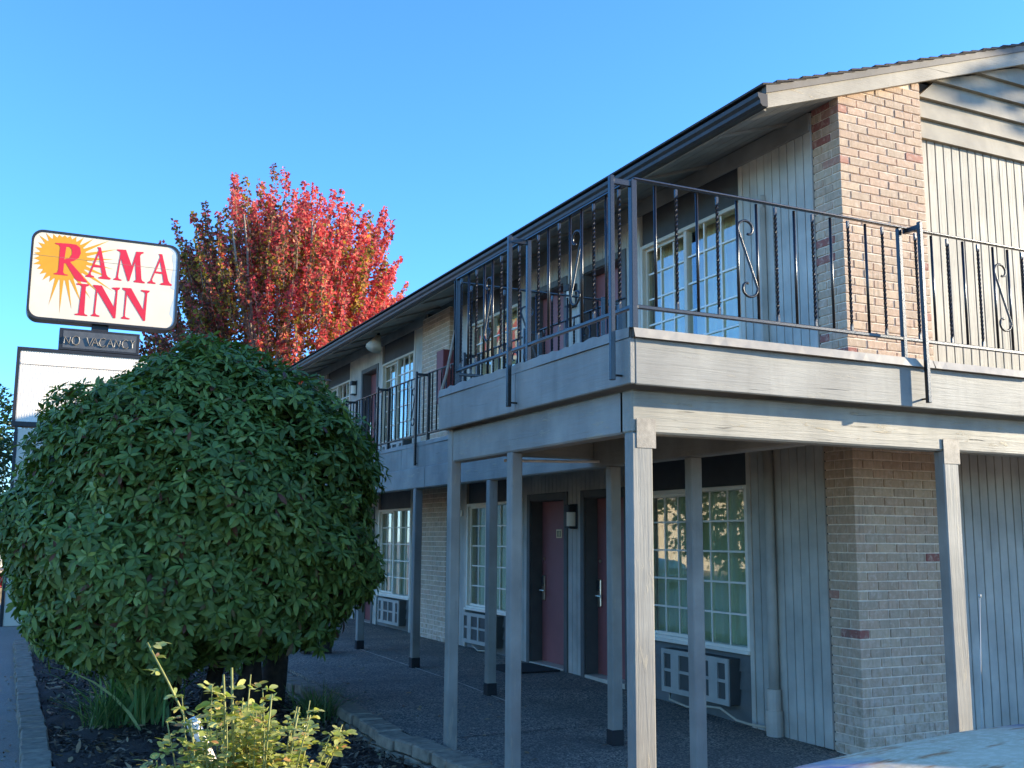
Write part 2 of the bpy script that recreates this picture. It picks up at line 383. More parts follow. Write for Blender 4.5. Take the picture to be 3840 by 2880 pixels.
# planting bed
nx, ny = 40, 150; X = np.linspace(-5.76, -3.12, nx); Y = np.linspace(-4.5, 16, ny); V = []; Q = []
for j in range(ny):
    for i in range(nx):
        h = .018*math.sin(X[i]*9+Y[j]*3.1)+.015*math.sin(X[i]*4.3-Y[j]*6.7)+RNG.normal(0, .007)
        V.append((X[i]-(.16 if i == nx-1 and 1.8 < Y[j] < 3.6 else 0), Y[j], -.035-.06*(i/nx)+h))
for j in range(ny-1):
    for i in range(nx-1): a = j*nx+i; Q.append((a, a+1, a+nx+1, a+nx))
bed = sstruct(put('planting_bed', fastmesh('planting_bed', np.array(V), np.array(Q), 'mulch'), None, (0, 0, 0)))
def chips(n, x0, x1, y0, y1, z0, size, mat, name, label, cat, flat=.35):
    P = np.stack([RNG.uniform(x0, x1, n), RNG.uniform(y0, y1, n), z0+RNG.uniform(0, .02, n)], 1)
    T = leaf_template(1, .38, .1, .1, ((0, .5), (.5, 1), (1, .3)))
    D = RNG.normal(0, 1, (n, 3)); D[:, 2] *= flat; U = np.tile([0, 0, 1.], (n, 1))+RNG.normal(0, .3, (n, 3))
    V, Q = scatter(T, frames(D, U), P, RNG.uniform(.6, 1.4, n)*size)
    return tag(put(name, fastmesh(name, V, Q, mat), None, (0, 0, 0)), label, cat, None, 'stuff')
chips(15000, -5.72, -3.2, 1.0, 10, -.05, .055, 'chip', 'bark_mulch', 'dark shredded bark mulch covering the planting bed', 'mulch')
chips(620, -5.72, -3.2, 1.2, 7.5, -.025, .075, 'dry_leaf', 'fallen_leaves', 'dry fallen leaves scattered over the bark mulch', 'leaves')
chips(160, -6.35, -5.98, 1.0, 9, -.095, .05, 'dry_leaf', 'leaf_litter', 'leaf litter gathered on asphalt along the block border', 'leaves')

_n = 90; _y = RNG.uniform(.3, 8, _n); _P = np.stack([-2.95+1.5*RNG.random(_n)**2.2, _y, np.array([ground(q) for q in _y])+.006], 1); _D = RNG.normal(0, 1, (_n, 3)); _D[:, 2] *= .12
_V, _Q = scatter(leaf_template(1, .5, .2, .15), frames(_D, np.tile([0, 0, 1.], (_n, 1))+RNG.normal(0, .2, (_n, 3))), _P, RNG.uniform(.03, .07, _n))
tag(put('blown_leaves', fastmesh('blown_leaves', _V, _Q, 'dry_leaf'), None, (0, 0, 0)), 'a few dry leaves blown onto the walkway slab', 'leaves', None, 'stuff')
# block borders
def tblock(L, D, H, seed):
    rg = random.Random(seed); m = MB(); m.cbox(-L/2, L/2, -D/2, D/2, -H/2, H/2, .012)
    m.v = [(v[0]*(1+.10*(1 if v[1] < 0 else -1)*.5)+rg.uniform(-.004, .004), v[1]+rg.uniform(-.005, .005), v[2]+rg.uniform(-.004, .004)) for v in m.v]
    me = m.mesh('block'); me.materials.append(MATS['concrete']); return me
BL = [tblock(.30, .22, .1, s) for s in range(5)]
bl = empty('block_border', (-5.88, 5, -.1), 'row of grey concrete edging blocks between the asphalt and the mulch bed', 'garden border')
y = 1.0; i = 0
while y < 13:
    put('block', BL[i % 5], bl, (-5.87+random.uniform(-.012, .012), y, -.055+random.uniform(-.006, .006)), None, (random.uniform(-.02, .02), random.uniform(-.02, .02), math.pi/2+random.uniform(-.05, .05)))
    y += .305; i += 1
br = empty('retaining_edge', (-3.1, 2, -.1), 'low two-course concrete block edging between the walkway slab and the mulch bed', 'garden border')
px = np.array([8.6, 7, 5.6, 4.3, 3, 2.1, 1.5, .5, -.5, -1.6]); pX = np.array([-3.16, -3.14, -3.12, -3.08, -3.12, -3.17, -3.08, -3.02, -3.0, -2.98])
for row in range(2):
    y = 8.4-.15*row; i = 0
    while y > -1.7:
        xx = float(np.interp(-y, -px, pX)); dx = float(np.interp(-(y-.15), -px, pX)-np.interp(-(y+.15), -px, pX))
        put('block', BL[(i+row*2) % 5], br, (xx+random.uniform(-.015, .015)-.02*(row == 0), y, (-.065, .04)[row]+random.uniform(-.006, .006)), None, (random.uniform(-.03, .03), random.uniform(-.03, .03), math.pi/2+math.atan2(dx, .3)+random.uniform(-.07, .07)))
        y -= .31; i += 1
# ------------------------------------------------------------------ the motel
B = empty('motel_building', (0, 0, 0), 'two-storey grey motel with tan brick piers, maroon doors and iron balcony railings', 'building')
SL = .336; UZ = 5.5                      # roof underside z = UZ + SL*X on this side
LEN = 18.0; RIDGE = 5.2
def under(x): return UZ+SL*min(x, 2*RIDGE-x)
# --- inner shell: floors, party walls, far walls
m = MB(); m.box(.2, 2*RIDGE, .32, LEN, -.1, .1); m.build('ground_floor', 'room', B)
m = MB(); m.box(.165, 2*RIDGE, .32, LEN, 2.60, 2.84); m.build('upper_floor', 'room', B)
m = MB(); m.box(.165, 2*RIDGE, .32, LEN, 5.36, 5.42); m.build('ceiling', 'room', B)
for i, yy in enumerate((4.63, 9.2, 13.7)):
    for zz in (.1, 2.84): m = MB(); m.box(.165, 4, yy-.06, yy+.06, zz, zz+2.5); m.build('party_wall', 'room', B)
m = MB(); m.box(3.9, 4, .32, LEN, .1, 2.6); m.build('inner_wall', 'room', B)
m = MB(); m.box(3.9, 4, .32, LEN, 2.84, 5.36); m.build('inner_wall', 'room', B)
m = MB(); m.box(2*RIDGE-.15, 2*RIDGE, .1, LEN, -.1, 5.5); m.build('far_wall', 'plank_z', B)
m = MB(); m.box(.0, 2*RIDGE, LEN-.15, LEN, -.1, 5.5); m.build('end_wall', 'plank_z', B)

# --- vertical planks
def planks(parent, y0, y1, z0, z1, objs, pitch=.1035, x=-.0):
    """grooved boards on the long facade, facing -X"""
    n = max(1, round((y1-y0)/pitch)); p = (y1-y0)/n
    if objs:
        for i in range(n): bx('plank', x-.012, x+.012, y0+i*p+.0045, y0+(i+1)*p-.0045, z0, z1, 'plank_z', parent, .003)
    else:
        m = MB()
        for i in range(n): m.box(x-.012, x+.012, y0+i*p+.004, y0+(i+1)*p-.004, z0, z1)
        tag(m.build('planks', 'plank_z', parent), kind='stuff')
ZW = {0: (.02, 2.60), 1: (2.84, 5.49)}
def wall(y0, y1, z0, z1, objs):
    o = bx('siding', .012, .16, y0, y1, z0, z1, 'groove', B, 0); planks(o, y0, y1, z0, z1, objs)
def trimv(y0, y1, z0, z1, mat='trim_z', x0=-.022): bx('trim_board', x0, .15, y0, y1, z0, z1, mat, B)

def window(y0, y1, fl, lower_rows=5, curtain='curtain_olive', lamp=False, gap=.5):
    z0 = .69+2.74*fl; z1 = 2.22+2.74*fl; f = .042
    W = empty('window', (0, (y0+y1)/2, z0), parent=B)
    m = MB(); m.cbox(-.02, .1, y0, y0+f, z0, z1); m.cbox(-.02, .1, y1-f, y1, z0, z1); m.cbox(-.02, .1, y0+f, y1-f, z1-f, z1); m.cbox(-.02, .1, y0+f, y1-f, z0, z0+f)
    m.build('frame', 'vinyl' if fl == 0 else 'vinyl_tan', W)
    bx('sill', -.045, -.0205, y0-.01, y1+.01, z0-.02, z0+.012, 'vinyl', W)
    ym = (y0+y1)/2+.03
    bx('meeting_stile', -.012, .07, ym-.025, ym+.025, z0+f+.001, z1-f-.001, 'vinyl' if fl == 0 else 'vinyl_tan', W)
    m = MB(); a, b = ym+.026, y1-f-.001     # sliding sash, set back a little
    m.box(.03, .06, a, a+.03, z0+f, z1-f); m.box(.03, .06, b-.03, b, z0+f, z1-f); m.box(.03, .06, a+.03, b-.03, z0+f, z0+f+.03); m.box(.03, .06, a+.03, b-.03, z1-f-.03, z1-f)
    m.build('sash', 'vinyl' if fl == 0 else 'vinyl_tan', W)
    bx('pane', .024, .028, y0+f, ym-.025, z0+f, z1-f, 'glass', W, 0)
    bx('pane', .064, .068, ym+.026, y1-f, z0+f, z1-f, 'glass', W, 0)
    for (a, b, xx) in ((y0+f, ym-.025, .009), (ym+.056, y1-f-.03, .0495)):
        for q in (1, 2): yy = a+(b-a)*q/3; bx('muntin', xx, xx+.012, yy-.009, yy+.009, z0+f, z1-f, 'vinyl', W, 0)
        for q in range(1, lower_rows): zz = z0+f+(z1-z0-2*f)*q/lower_rows; bx('muntin', xx-.0015, xx+.0135, a, b, zz-.009, zz+.009, 'vinyl', W, 0)
    # curtains: pleated cloth on both sides of a gap
    g0 = y0+(y1-y0)*gap; g1 = g0+.12
    for (a, b) in ((y0-.05, g0), (g1, y1+.05)):
        if b-a < .1: continue
        n = int((b-a)/.012); V = []; Q = []
        for i in range(n+1):
            yy = a+(b-a)*i/n; off = .022*math.sin(yy*62)+.012*math.sin(yy*23+1)
            for zz in (z0-.1, (z0+z1)/2, z1+.05): V.append((.19+off, yy, zz))
        for i in range(n):
            for j in range(2): c = i*3+j; Q.append((c, c+3, c+4, c+1))
        put('curtain', fastmesh('curtain', np.array(V)-np.array([0, (y0+y1)/2, z0]), np.array(Q), curtain), W, (0, (y0+y1)/2, z0))
    if lamp:
        m = MB(); m.tube([(.5, y0+.28, 1.5), (.5, y0+.28, 2.0)], .035, 10); m.build('lamp_tube', 'lamp_glow', W)
    return W

def bay(y0, y1, fl, near, **kw):
    zb, zt = ZW[fl]; z0 = .69+2.74*fl; z1 = 2.22+2.74*fl
    bx('head_panel', .02, .15, y0+.001, y1-.001, z1+.002, zt, 'dark_panel', B, 0)
    sp = bx('apron', .03, .15, y0+.001, y1-.001, zb, z0-.022, 'groove', B, 0)
    n = 4; h = (z0-.022-zb)/n
    for i in range(n):
        if near:
            m = MB(); za = zb+i*h; zc = za+h-.002
            m.add([(-.008, y0+.002, za), (-.008, y1-.002, za), (.012, y1-.002, zc), (.012, y0+.002, zc), (.029, y0+.002, za), (.029, y1-.002, za), (.029, y1-.002, zc), (.029, y0+.002, zc)],
                  [(0, 3, 2, 1), (4, 5, 6, 7), (0, 1, 5, 4), (3, 7, 6, 2), (0, 4, 7, 3), (1, 2, 6, 5)]); m.build('lap_board', 'lap_dark', sp)
    window(y0, y1, fl, **kw)
    # through-wall air conditioner
    A = empty('air_conditioner', (0, (y0+y1)/2, z0-.5), parent=B); ya = y0+.18 if (y0 < 5 or y0 > 9) else y1-.18-1.09; yb = ya+1.09; za = .20+2.74*fl+(.03 if y0 > 5 else 0); zc = za+.42
    bx('case', -.12, .14, ya, yb, za, zc, 'ac_dark', A, .006)
    m = MB(); xf0, xf1 = -.138, -.1205
    cols = [0, .03, .16, .30, .50, .535, .735, .875, 1.035, 1.09]     # bar/opening borders
    def bar(a, b, c, d): m.box(xf0, xf1, ya+a, ya+b, za+c, za+d)
    bar(0, 1.09, 0, .05); bar(0, 1.09, .375, .42)
    for a, b in ((0, .045), (.165, .30), (.52, .57), (.79, .925), (1.045, 1.09)): bar(a, b, .05, .375)
    for a, b in ((.045, .165), (.30, .52), (.57, .79), (.925, 1.045)): m.box(xf0+.004, xf1, ya+a, ya+b, za+.20, za+.228)
    m.build('front_grille', 'ac_grey', A)

def door(y0, y1, fl, plate=None, handle='far'):
    zb = .12+2.74*fl; zt = 2.20+2.74*fl; rx = .155
    D = empty('door', (rx, (y0+y1)/2, zb), parent=B)
    bx('leaf_panel', rx, rx+.045, y0+.012, y1-.012, zb+.03, zt-.01, 'door_red', D, .003)
    m = MB(); m.box(-.0, rx+.06, y0-.02, y0+.010, zb, zt+.02); m.box(-.0, rx+.06, y1-.010, y1+.02, zb, zt+.02); m.box(-.0, rx+.06, y0+.010, y1-.010, zt-.008, zt+.02); m.build('jamb', 'casing', D)
    m = MB(); m.cbox(-.03, -.001, y0-.085, y0, zb-.03, zt+.085); m.cbox(-.03, -.001, y1, y1+.085, zb-.03, zt+.085); m.cbox(-.03, -.001, y0, y1, zt, zt+.085); m.build('casing', 'casing', D)
    bx('threshold', -.03, rx+.04, y0+.011, y1-.011, zb-.04, zb+.028, 'threshold', D)
    hy = y1-.085; m = MB(); m.cbox(rx-.028, rx-.001, hy-.035, hy+.035, zb+.80, zb+1.12, .012); hd = m.build('handle', 'steel', D)
    m = MB(); m.cbox(rx-.042, rx-.0285, hy-.028, hy+.028, zb+.98, zb+1.11, .006); m.build('reader', 'black_plastic', hd)
    m = MB(); m.tube([(rx-.03, hy, zb+.93), (rx-.075, hy, zb+.93), (rx-.078, hy-.02, zb+.93), (rx-.075, hy-.13, zb+.925)], .011, 8); m.build('lever', 'steel', hd)
    m = MB(); m.tube([(rx-.012, hy, zb+1.33), (rx, hy, zb+1.33)], .022, 10); m.build('deadbolt', 'steel', D)
    if plate:
        yc = (y0+y1)/2-.02; pl = bx('number_plate', rx-.006, rx-.0005, yc-.075, yc+.075, zb+1.60, zb+1.71, 'brass_plate', D, .002)
        if plate == '111':
            m = MB()
            for q in (-1, 0, 1):
                yy = yc+q*.038; m.box(rx-.0085, rx-.0062, yy-.006, yy+.006, zb+1.625, zb+1.69); m.box(rx-.0085, rx-.0062, yy-.013, yy+.013, zb+1.618, zb+1.625); m.box(rx-.0085, rx-.0062, yy+.006, yy+.013, zb+1.676, zb+1.684)
            m.build('numeral', 'ink', pl)
    return D
def wall_light(y, fl):
    z = 1.83+2.74*fl; L = empty('wall_light', (0, y, z), parent=B)
    m = MB(); m.cbox(-.03, -.013, y-.085, y+.085, z, z+.30, .006); m.cbox(-.125, -.0305, y-.06, y+.06, z+.20, z+.29, .01); m.cbox(-.12, -.0305, y-.058, y+.058, z+.005, z+.03, .006); m.build('housing', 'black_plastic', L)
    pr = [(-.031-.085*math.sin(a), y+.056*math.cos(a)) for a in np.linspace(0, math.pi, 11)]
    m = MB(); m.loft([[(p[0], p[1], z+.031) for p in pr], [(p[0], p[1], z+.199) for p in pr]]); m.build('diffuser', 'opal', L)

# --- the long facade, bay by bay
for fl in (0, 1):
    zb, zt = ZW[fl]; N = True
    wall(.334, 1.30, zb, zt, True)
    trimv(1.30, 1.358, zb-.02, zt); bay(1.36, 3.12, fl, True, curtain=('curtain_olive', 'curtain_gold')[fl], gap=(.62, .56)[fl]); trimv(3.122, 3.18, zb, zt)
    wall(3.18, 3.415, zb, zt, fl == 0)
    wall(3.415, 4.485, 2.285+2.74*fl, zt, False); door(3.5, 4.40, fl)
    wall(4.485, 4.815, zb, zt, fl == 0); wall_light(4.65, fl)
    wall(4.815, 5.915, 2.285+2.74*fl, zt, False); door(4.90, 5.83, fl, '111' if fl == 0 else None)
    wall(5.915, 6.16, zb, zt, fl == 0)
    trimv(6.16, 6.218, zb, zt); bay(6.22, 7.95, fl, True, curtain=('curtain_olive', 'curtain_gold')[fl], gap=.78); trimv(7.952, 8.01, zb, zt)
    wall(8.01, 8.585, zb, zt, False); wall(9.79, 10.31, zb, zt, False)
    trimv(10.31, 10.368, zb, zt); bay(10.37, 12.09, fl, fl == 0, curtain=('curtain_olive', 'curtain_gold')[fl], lamp=fl == 0, gap=(.3, .5)[fl]); trimv(12.092, 12.15, zb, zt)
    wall(12.15, 12.315, zb, zt, False); wall(12.315, 13.365, 2.285+2.74*fl, zt, False); door(12.4, 13.28, fl); wall(13.365, 14.10, zb, zt, False); wall_light(13.75, fl)
    trimv(14.10, 14.168, zb, zt); bay(14.17, 15.94, fl, False, curtain='curtain_gold', gap=.5); trimv(15.942, 16.0, zb, zt)
    wall(16.0, LEN, zb, zt, False)
bx('smoke_alarm', -.04, -.013, 8.1, 8.2, 2.04, 2.13, 'vinyl', B, .01)

# --- brick piers
BW, BC, BJ = .222, .0762, .010
def corner_pier(z0, z1, zcut):
    Pn = empty('brick_pier', (0, 0, z0), parent=B)
    m = MB(); sec = [(.01, z0), (.99, z0), (.99, min(z1, zcut(.99)-.02)), (.01, min(z1, zcut(.01)-.02))]
    m.loft([[(x, .01, z) for x, z in sec], [(x, .325, z) for x, z in sec]]); m.build('mortar', 'mortar', Pn)
    rest = MB(); n = int((z1-z0)/BC)+1
    for i in range(n):
        z = z0+i*BC; h = BC-BJ
        def brk(x0, x1, y0, y1, big):
            if z+h > min(z1+.02, zcut(x0)+.0): return
            j = random.uniform(-.0025, .0025)
            if big: piece('brick', (x1-x0, y1-y0, h), ((x0+x1)/2, (y0+y1)/2+j, z+h/2+random.uniform(-.0015, .0015)), 'brick', Pn, .004, (0, random.uniform(-.006, .006), random.uniform(-.006, .006)))
            else: rest.cbox(x0, x1, y0+j, y1+j, z, z+h, .004)
        if i % 2 == 0:
            for q in range(4): brk(q*BW, q*BW+BW-BJ, 0, .1, True)
            brk(4*BW, 4.5*BW-BJ, 0, .1, False); brk(0, .1, .5*BW, 1.5*BW, False)
        else:
            brk(0, .5*BW-BJ, 0, BW-BJ, False)
            for q in range(4): brk(.5*BW+q*BW, .5*BW+q*BW+BW-BJ, 0, .1, True)
            brk(0, .1, BW, 1.5*BW, False)
    tag(rest.build('end_bricks', 'brick_end', Pn), kind='stuff')
corner_pier(-.06, 2.59, lambda x: 9); corner_pier(2.86, 6.2, lambda x: under(x)+.095)
def flat_pier(y0, y1, z0, z1, p=.086):
    Pn = empty('brick_pier', (-p, (y0+y1)/2, z0), parent=B)
    m = MB(); m.box(-p+.008, .1, y0+.008, y1-.008, z0, z1); m.build('mortar', 'mortar', Pn); rest = MB()
    for i in range(int((z1-z0)/BC)):
        z = z0+i*BC; y = y0-(BW/2 if i % 2 else 0)
        while y < y1-.02:
            a = max(y0, y); b = min(y1, y+BW-BJ)
            if b-a > .03: rest.cbox(-p+random.uniform(-.002, .002), .02, a, b, z, z+BC-BJ, .004)
            y += BW
    tag(rest.build('bricks', 'brick', Pn), kind='stuff')
flat_pier(8.585, 9.79, .06, 2.60); flat_pier(8.585, 9.79, 2.86, 5.38)
for q in (.74, .83, .92): bx('weep_vent', q-.012, q+.012, -.006, -.0005, .075, .125, 'ink', B, .002)

# --- gable wall: grooved boards and lap boards
GX1 = 2*RIDGE
for fl in (0, 1):
    z0, z1 = ((.10, 2.60), (2.86, 5.33))[fl]
    o = bx('gable_siding', 1.0, GX1-.16, .075, .2, z0, z1, 'groove', B, 0); p = .1045; i = 0
    rest = MB()
    while 1.002+(i+1)*p < GX1-.2:
        a = 1.002+i*p
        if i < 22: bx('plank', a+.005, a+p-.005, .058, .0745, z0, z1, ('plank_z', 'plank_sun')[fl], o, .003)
        else: rest.box(a+.005, a+p-.005, .058, .0745, z0, z1)
        i += 1
    tag(rest.build('planks', 'plank_z', o), kind='stuff')
bx('base_board', 1.0, GX1-.16, .045, .0745, .02, .099, 'plank_z', B)
gb = bx('gable_sheathing', 1.0, GX1-1.1, .10, .16, 5.331, 5.9, 'groove', B, 0)
i = 0; z = 5.33
while z < under(RIDGE)-.05:
    zt = z+.195; xa = max(1.0, (z-.02-UZ)/SL); xb = 2*RIDGE-xa
    xt = max(1.0, (zt-UZ)/SL)
    m = MB(); yo = .02; yi = .095
    m.add([(xa, yo, z), (xb, yo, z), (2*RIDGE-xt, .062, zt), (xt, .062, zt), (xa, yi, z), (xb, yi, z), (2*RIDGE-xt, yi, zt), (xt, yi, zt)], [(0, 1, 2, 3), (4, 7, 6, 5), (0, 4, 5, 1), (3, 2, 6, 7), (0, 3, 7, 4), (1, 5, 6, 2)])
    m.build('lap_board', 'lap_x', gb); z += .197

# --- roof
RF = empty('roof', (RIDGE, LEN/2, UZ), parent=B)
EX = -.83
def rp(x, off): return under(x)+off
m = MB()
for side in (0, 1):
    xs = [EX, RIDGE] if side == 0 else [RIDGE, 2*RIDGE-EX]
    m.loft([[(x, yy, rp(x, o)) for x, o in ((xs[0], .10), (xs[1], .10), (xs[1], .18), (xs[0], .18))] for yy in (-.02, LEN+.1)])
m.build('roof_deck', 'groove', RF)
n = 44; L = (RIDGE-EX+.05)
for side in (0, 1):
    for i in range(n):
        x0 = EX-.05+i*L/n; x1 = x0+L/n*1.35; zz = .186
        q = [(x0, rp(x0, zz+.012)), (x1, rp(x1, zz-.004)), (x1, rp(x1, zz+.006)), (x0, rp(x0, zz+.03))]
        if x1 > RIDGE: q = [(min(a, RIDGE+.02), b) for a, b in q]
        if side: q = [(2*RIDGE-a, b) for a, b in q]
        m = MB(); m.loft([[(a, -.085-.012*(i % 2), b) for a, b in q], [(a, LEN+.12, b) for a, b in q]]); m.build('shingle_course', 'shingle', RF)
for side in (0, 1):
    s = (lambda x: x) if side == 0 else (lambda x: 2*RIDGE-x)
    q = [(EX, 0.0), (RIDGE, 0.0), (RIDGE, .125), (EX, .125)]; m = MB(); m.loft([[(s(x), yy, rp(x, o)) for x, o in q] for yy in (-.06, -.021)]); m.build('barge_board', 'barge', RF)
    q = [(EX-.01, .1255), (RIDGE, .1255), (RIDGE, .198), (EX-.01, .198)]; m = MB(); m.loft([[(s(x), yy, rp(x, o)) for x, o in q] for yy in (-.075, -.0215)]); m.build('rake_trim', 'rake', RF)
# soffit boards, eaves board, gutter
nb = 5
for i in range(nb):
    x0 = EX+.03+i*(-EX-.03)/nb; x1 = EX+.03+(i+1)*(-EX-.03)/nb-.008
    m = MB(); m.loft([[(x0, yy, rp(x0, .0)), (x1, yy, rp(x1, .0)), (x1, yy, rp(x1, .02)), (x0, yy, rp(x0, .02))] for yy in (-.02, LEN)]); m.build('soffit_board', 'soffit_y', RF)
m = MB(); m.loft([[(EX+.03, yy, rp(EX+.03, .021)), (0, yy, rp(0, .021)), (0, yy, rp(0, .09)), (EX+.03, yy, rp(EX+.03, .09))] for yy in (-.019, LEN)]); m.build('soffit_backing', 'groove', RF)
for yy in np.arange(.62, LEN, 1.22):
    m = MB(); m.loft([[(x, yy+d, rp(x, o)) for d, o in ((-.02, -.028), (.02, -.028), (.02, -.001), (-.02, -.001))] for x in (EX+.03, -.02)]); m.build('soffit_batten', 'soffit_y', RF)
bx('eaves_board', EX, EX+.029, -.02, LEN, rp(EX, .0)-.01, rp(EX, .0)+.13, 'soffit_y', RF)
gp = [(0, 0), (-.055, 0), (-.075, .02), (-.078, .05), (-.098, .075), (-.102, .108), (-.094, .108), (-.09, .08), (-.07, .055), (-.066, .022), (-.05, .008), (0, .008)]
m = MB(); m.loft([[(EX-.002+a, yy, rp(EX, 0)+.0+b) for a, b in gp] for yy in (-.075, LEN)]); m.build('gutter', 'gutter', RF)
m = MB(); gq = gp[:6]+[(0, .108)]
m.loft([[(EX-.002+a, yy, rp(EX, 0)+b) for a, b in gq] for yy in (-.079, -.0755)]); m.build('gutter_cap', 'gutter', RF)
bx('frieze_board', -.035, -.0125, .334, 8.58, 5.31, 5.484, 'soffit_y', B); bx('frieze_board', -.035, -.0125, 9.8, LEN, 5.31, 5.484, 'soffit_y', B)
bx('frieze_board', -.03, -.0125, .334, 8.58, 2.52, 2.60, 'plank_z', B)
FL = empty('flood_light', (-.5, 11.1, 5.3), parent=B)
m = MB(); m.tube([(-.42, 11.15, 5.42), (-.42, 11.15, 5.30)], .03, 8); m.build('mount', 'black_plastic', FL)
m = MB(); m.tube([(-.42, 11.15, 5.30), (-.45, 11.13, 5.24), (-.53, 11.07, 5.07)], [.05, .07, .15], 14, True); m.build('hood', 'vinyl_tan', FL, None, True)

# --- pipes on the corner wall
DP = empty('downspout', (-.05, 1.02, 2.9), parent=B)
m = MB(); m.cbox(-.10, -.0125, .965, 1.055, 2.87, 4.80, .012); m.tube([(-.056, 1.01, 4.79), (-.056, 1.01, 4.84), (-.03, 1.01, 4.88), (-.013, 1.01, 4.885)], .045, 10); m.build('pipe', 'plank_z', DP)
DP = empty('downspout', (-.05, 1.0, .1), parent=B)
m = MB(); m.tube([(-.06, .99, .30), (-.06, .99, 2.60)], .045, 12); m.build('pipe', 'plank_z', DP, None, True)
m = MB(); m.tube([(-.065, .99, .0), (-.065, .99, .22), (-.065, .99, .24)], .075, 14); m.tube([(-.065, .99, .24), (-.065, .99, .42)], .06, 14); m.build('collar', 'trim_z', DP)
m = MB(); m.tube([(-.09, 2.55, .18), (-.13, 2.5, .13), (-.13, 2.2, .1), (-.14, 1.9, .15), (-.15, 1.65, .17), (-.16, 1.4, .10), (-.13, 1.25, .085), (-.1, 1.05, .09)], .011, 7); m.build('drain_hose', 'hose', B, None, True)
m = MB(); m.tube([(-.09, 6.9, .23), (-.13, 6.95, .17), (-.14, 7.2, .15), (-.1, 7.5, .2)], .01, 7); m.build('drain_hose', 'hose', B, None, True)
bx('fire_cabinet', -.30, -.02, 8.30, 8.58, 3.78, 4.62, 'extinguisher_red', B, .008)
# --- balcony decks
DK = empty('balcony_deck', (-1.5, 0, 2.6), parent=B)
X1, Y1, YE = -3.03, -1.41, 1.56            # bump-out outer corner and its far end
bx('walkway_floor', -1.50, -.03, .0, LEN, 2.665, 2.855, 'soffit_y', DK, 0)
bx('landing_floor', X1+.04, -1.501, Y1+.04, YE-.04, 2.665, 2.855, 'soffit_y', DK, 0)
bx('front_floor', -1.50, 7.98, Y1+.04, -.001, 2.665, 2.855, 'soffit_y', DK, 0)
# fascia boards
bx('fascia_board', X1, X1+.038, .105, YE, 2.593, 2.868, 'paint_y', DK, .006)
bx('fascia_board', X1, X1+.038, Y1+.001, .099, 2.595, 2.868, 'paint_y', DK, .006)
bx('fascia_board', X1+.039, .62, Y1, Y1+.038, 2.593, 2.868, 'paint_x', DK, .006)
bx('fascia_board', .626, 7.98, Y1+.002, Y1+.038, 2.593, 2.868, 'paint_x', DK, .006)
bx('fascia_board', X1+.039, -1.56, YE-.038, YE, 2.593, 2.868, 'paint_x', DK, .006)
bx('fascia_board', -1.56, -1.522, YE+.001, 6.58, 2.593, 2.868, 'paint_y', DK, .006)
bx('fascia_board', -1.562, -1.524, 6.586, 11.4, 2.591, 2.868, 'paint_y', DK, .006)
bx('fascia_board', -1.56, -1.522, 11.406, LEN, 2.593, 2.868, 'paint_y', DK, .006)
# drip strips along the deck edge: ragged paint on the side, bent metal on the front
def strip(pts, y_or_x, axis, name, mat, hi=.072, lip=.03, rag=.006, seed=0):
    rg = random.Random(seed); a, b = pts; n = int(abs(b-a)/.06)+1; vs = []; fs = []
    for i in range(n+1):
        t = a+(b-a)*i/n; wob = .007*math.sin(t*3.1+seed)+rg.uniform(-.002, .002); zt = 2.869+hi+rg.uniform(-rag, rag*.4)
        for (o, z) in ((lip+wob, 2.866), (lip*.35, zt), (-.03, zt+.002), (-.03, 2.869), (.0, 2.869)):
            vs.append((t, y_or_x-o, z) if axis == 0 else (y_or_x-o, t, z))
    for i in range(n):
        for j in range(5): p = i*5; q = p+5; fs.append((p+j, q+j, q+(j+1) % 5, p+(j+1) % 5))
    m = MB(); m.add(vs, fs); m.build(name, mat, DK)
strip((X1+.02, -.62), Y1, 0, 'metal_flashing', 'flashing', .055, .04, .0, 1); strip((-.615, .36), Y1-.003, 0, 'metal_flashing', 'flashing', .052, .034, .001, 2); strip((.365, 7.9), Y1, 0, 'metal_flashing', 'flashing', .05, .036, .001, 3)
strip((Y1, YE), X1, 1, 'edge_strip', 'paint_y', .066, .008, .012, 4); strip((YE, LEN), -1.56, 1, 'edge_strip', 'paint_y', .05, .008, .008, 5)
# beams
PX = -2.93                                # outer face of bump-out posts and side beam
bx('side_beam', PX+.004, PX+.14, Y1+.24, YE-.02, 2.33, 2.59, 'beam_y', DK, .012)
bx('front_beam', PX+.004, 7.98, -1.262, -1.125, 2.33, 2.59, 'beam_x', DK, .012)
bx('walkway_beam', -1.60, -1.47, -1.12, 5.60, 2.325, 2.59, 'beam_y', DK, .012)
bx('walkway_beam', -1.60, -1.47, 5.606, LEN, 2.325, 2.59, 'beam_y', DK, .012)
bx('end_beam', PX+.142, -1.601, 1.45, 1.56, 2.40, 2.59, 'beam_x', DK, .01)
m = MB(); m.tube([(-2.5, 1.40, 2.352), (-1.9, 1.36, 2.362), (-1.62, 1.33, 2.372)], .012, 8); m.build('conduit', 'vinyl', DK)

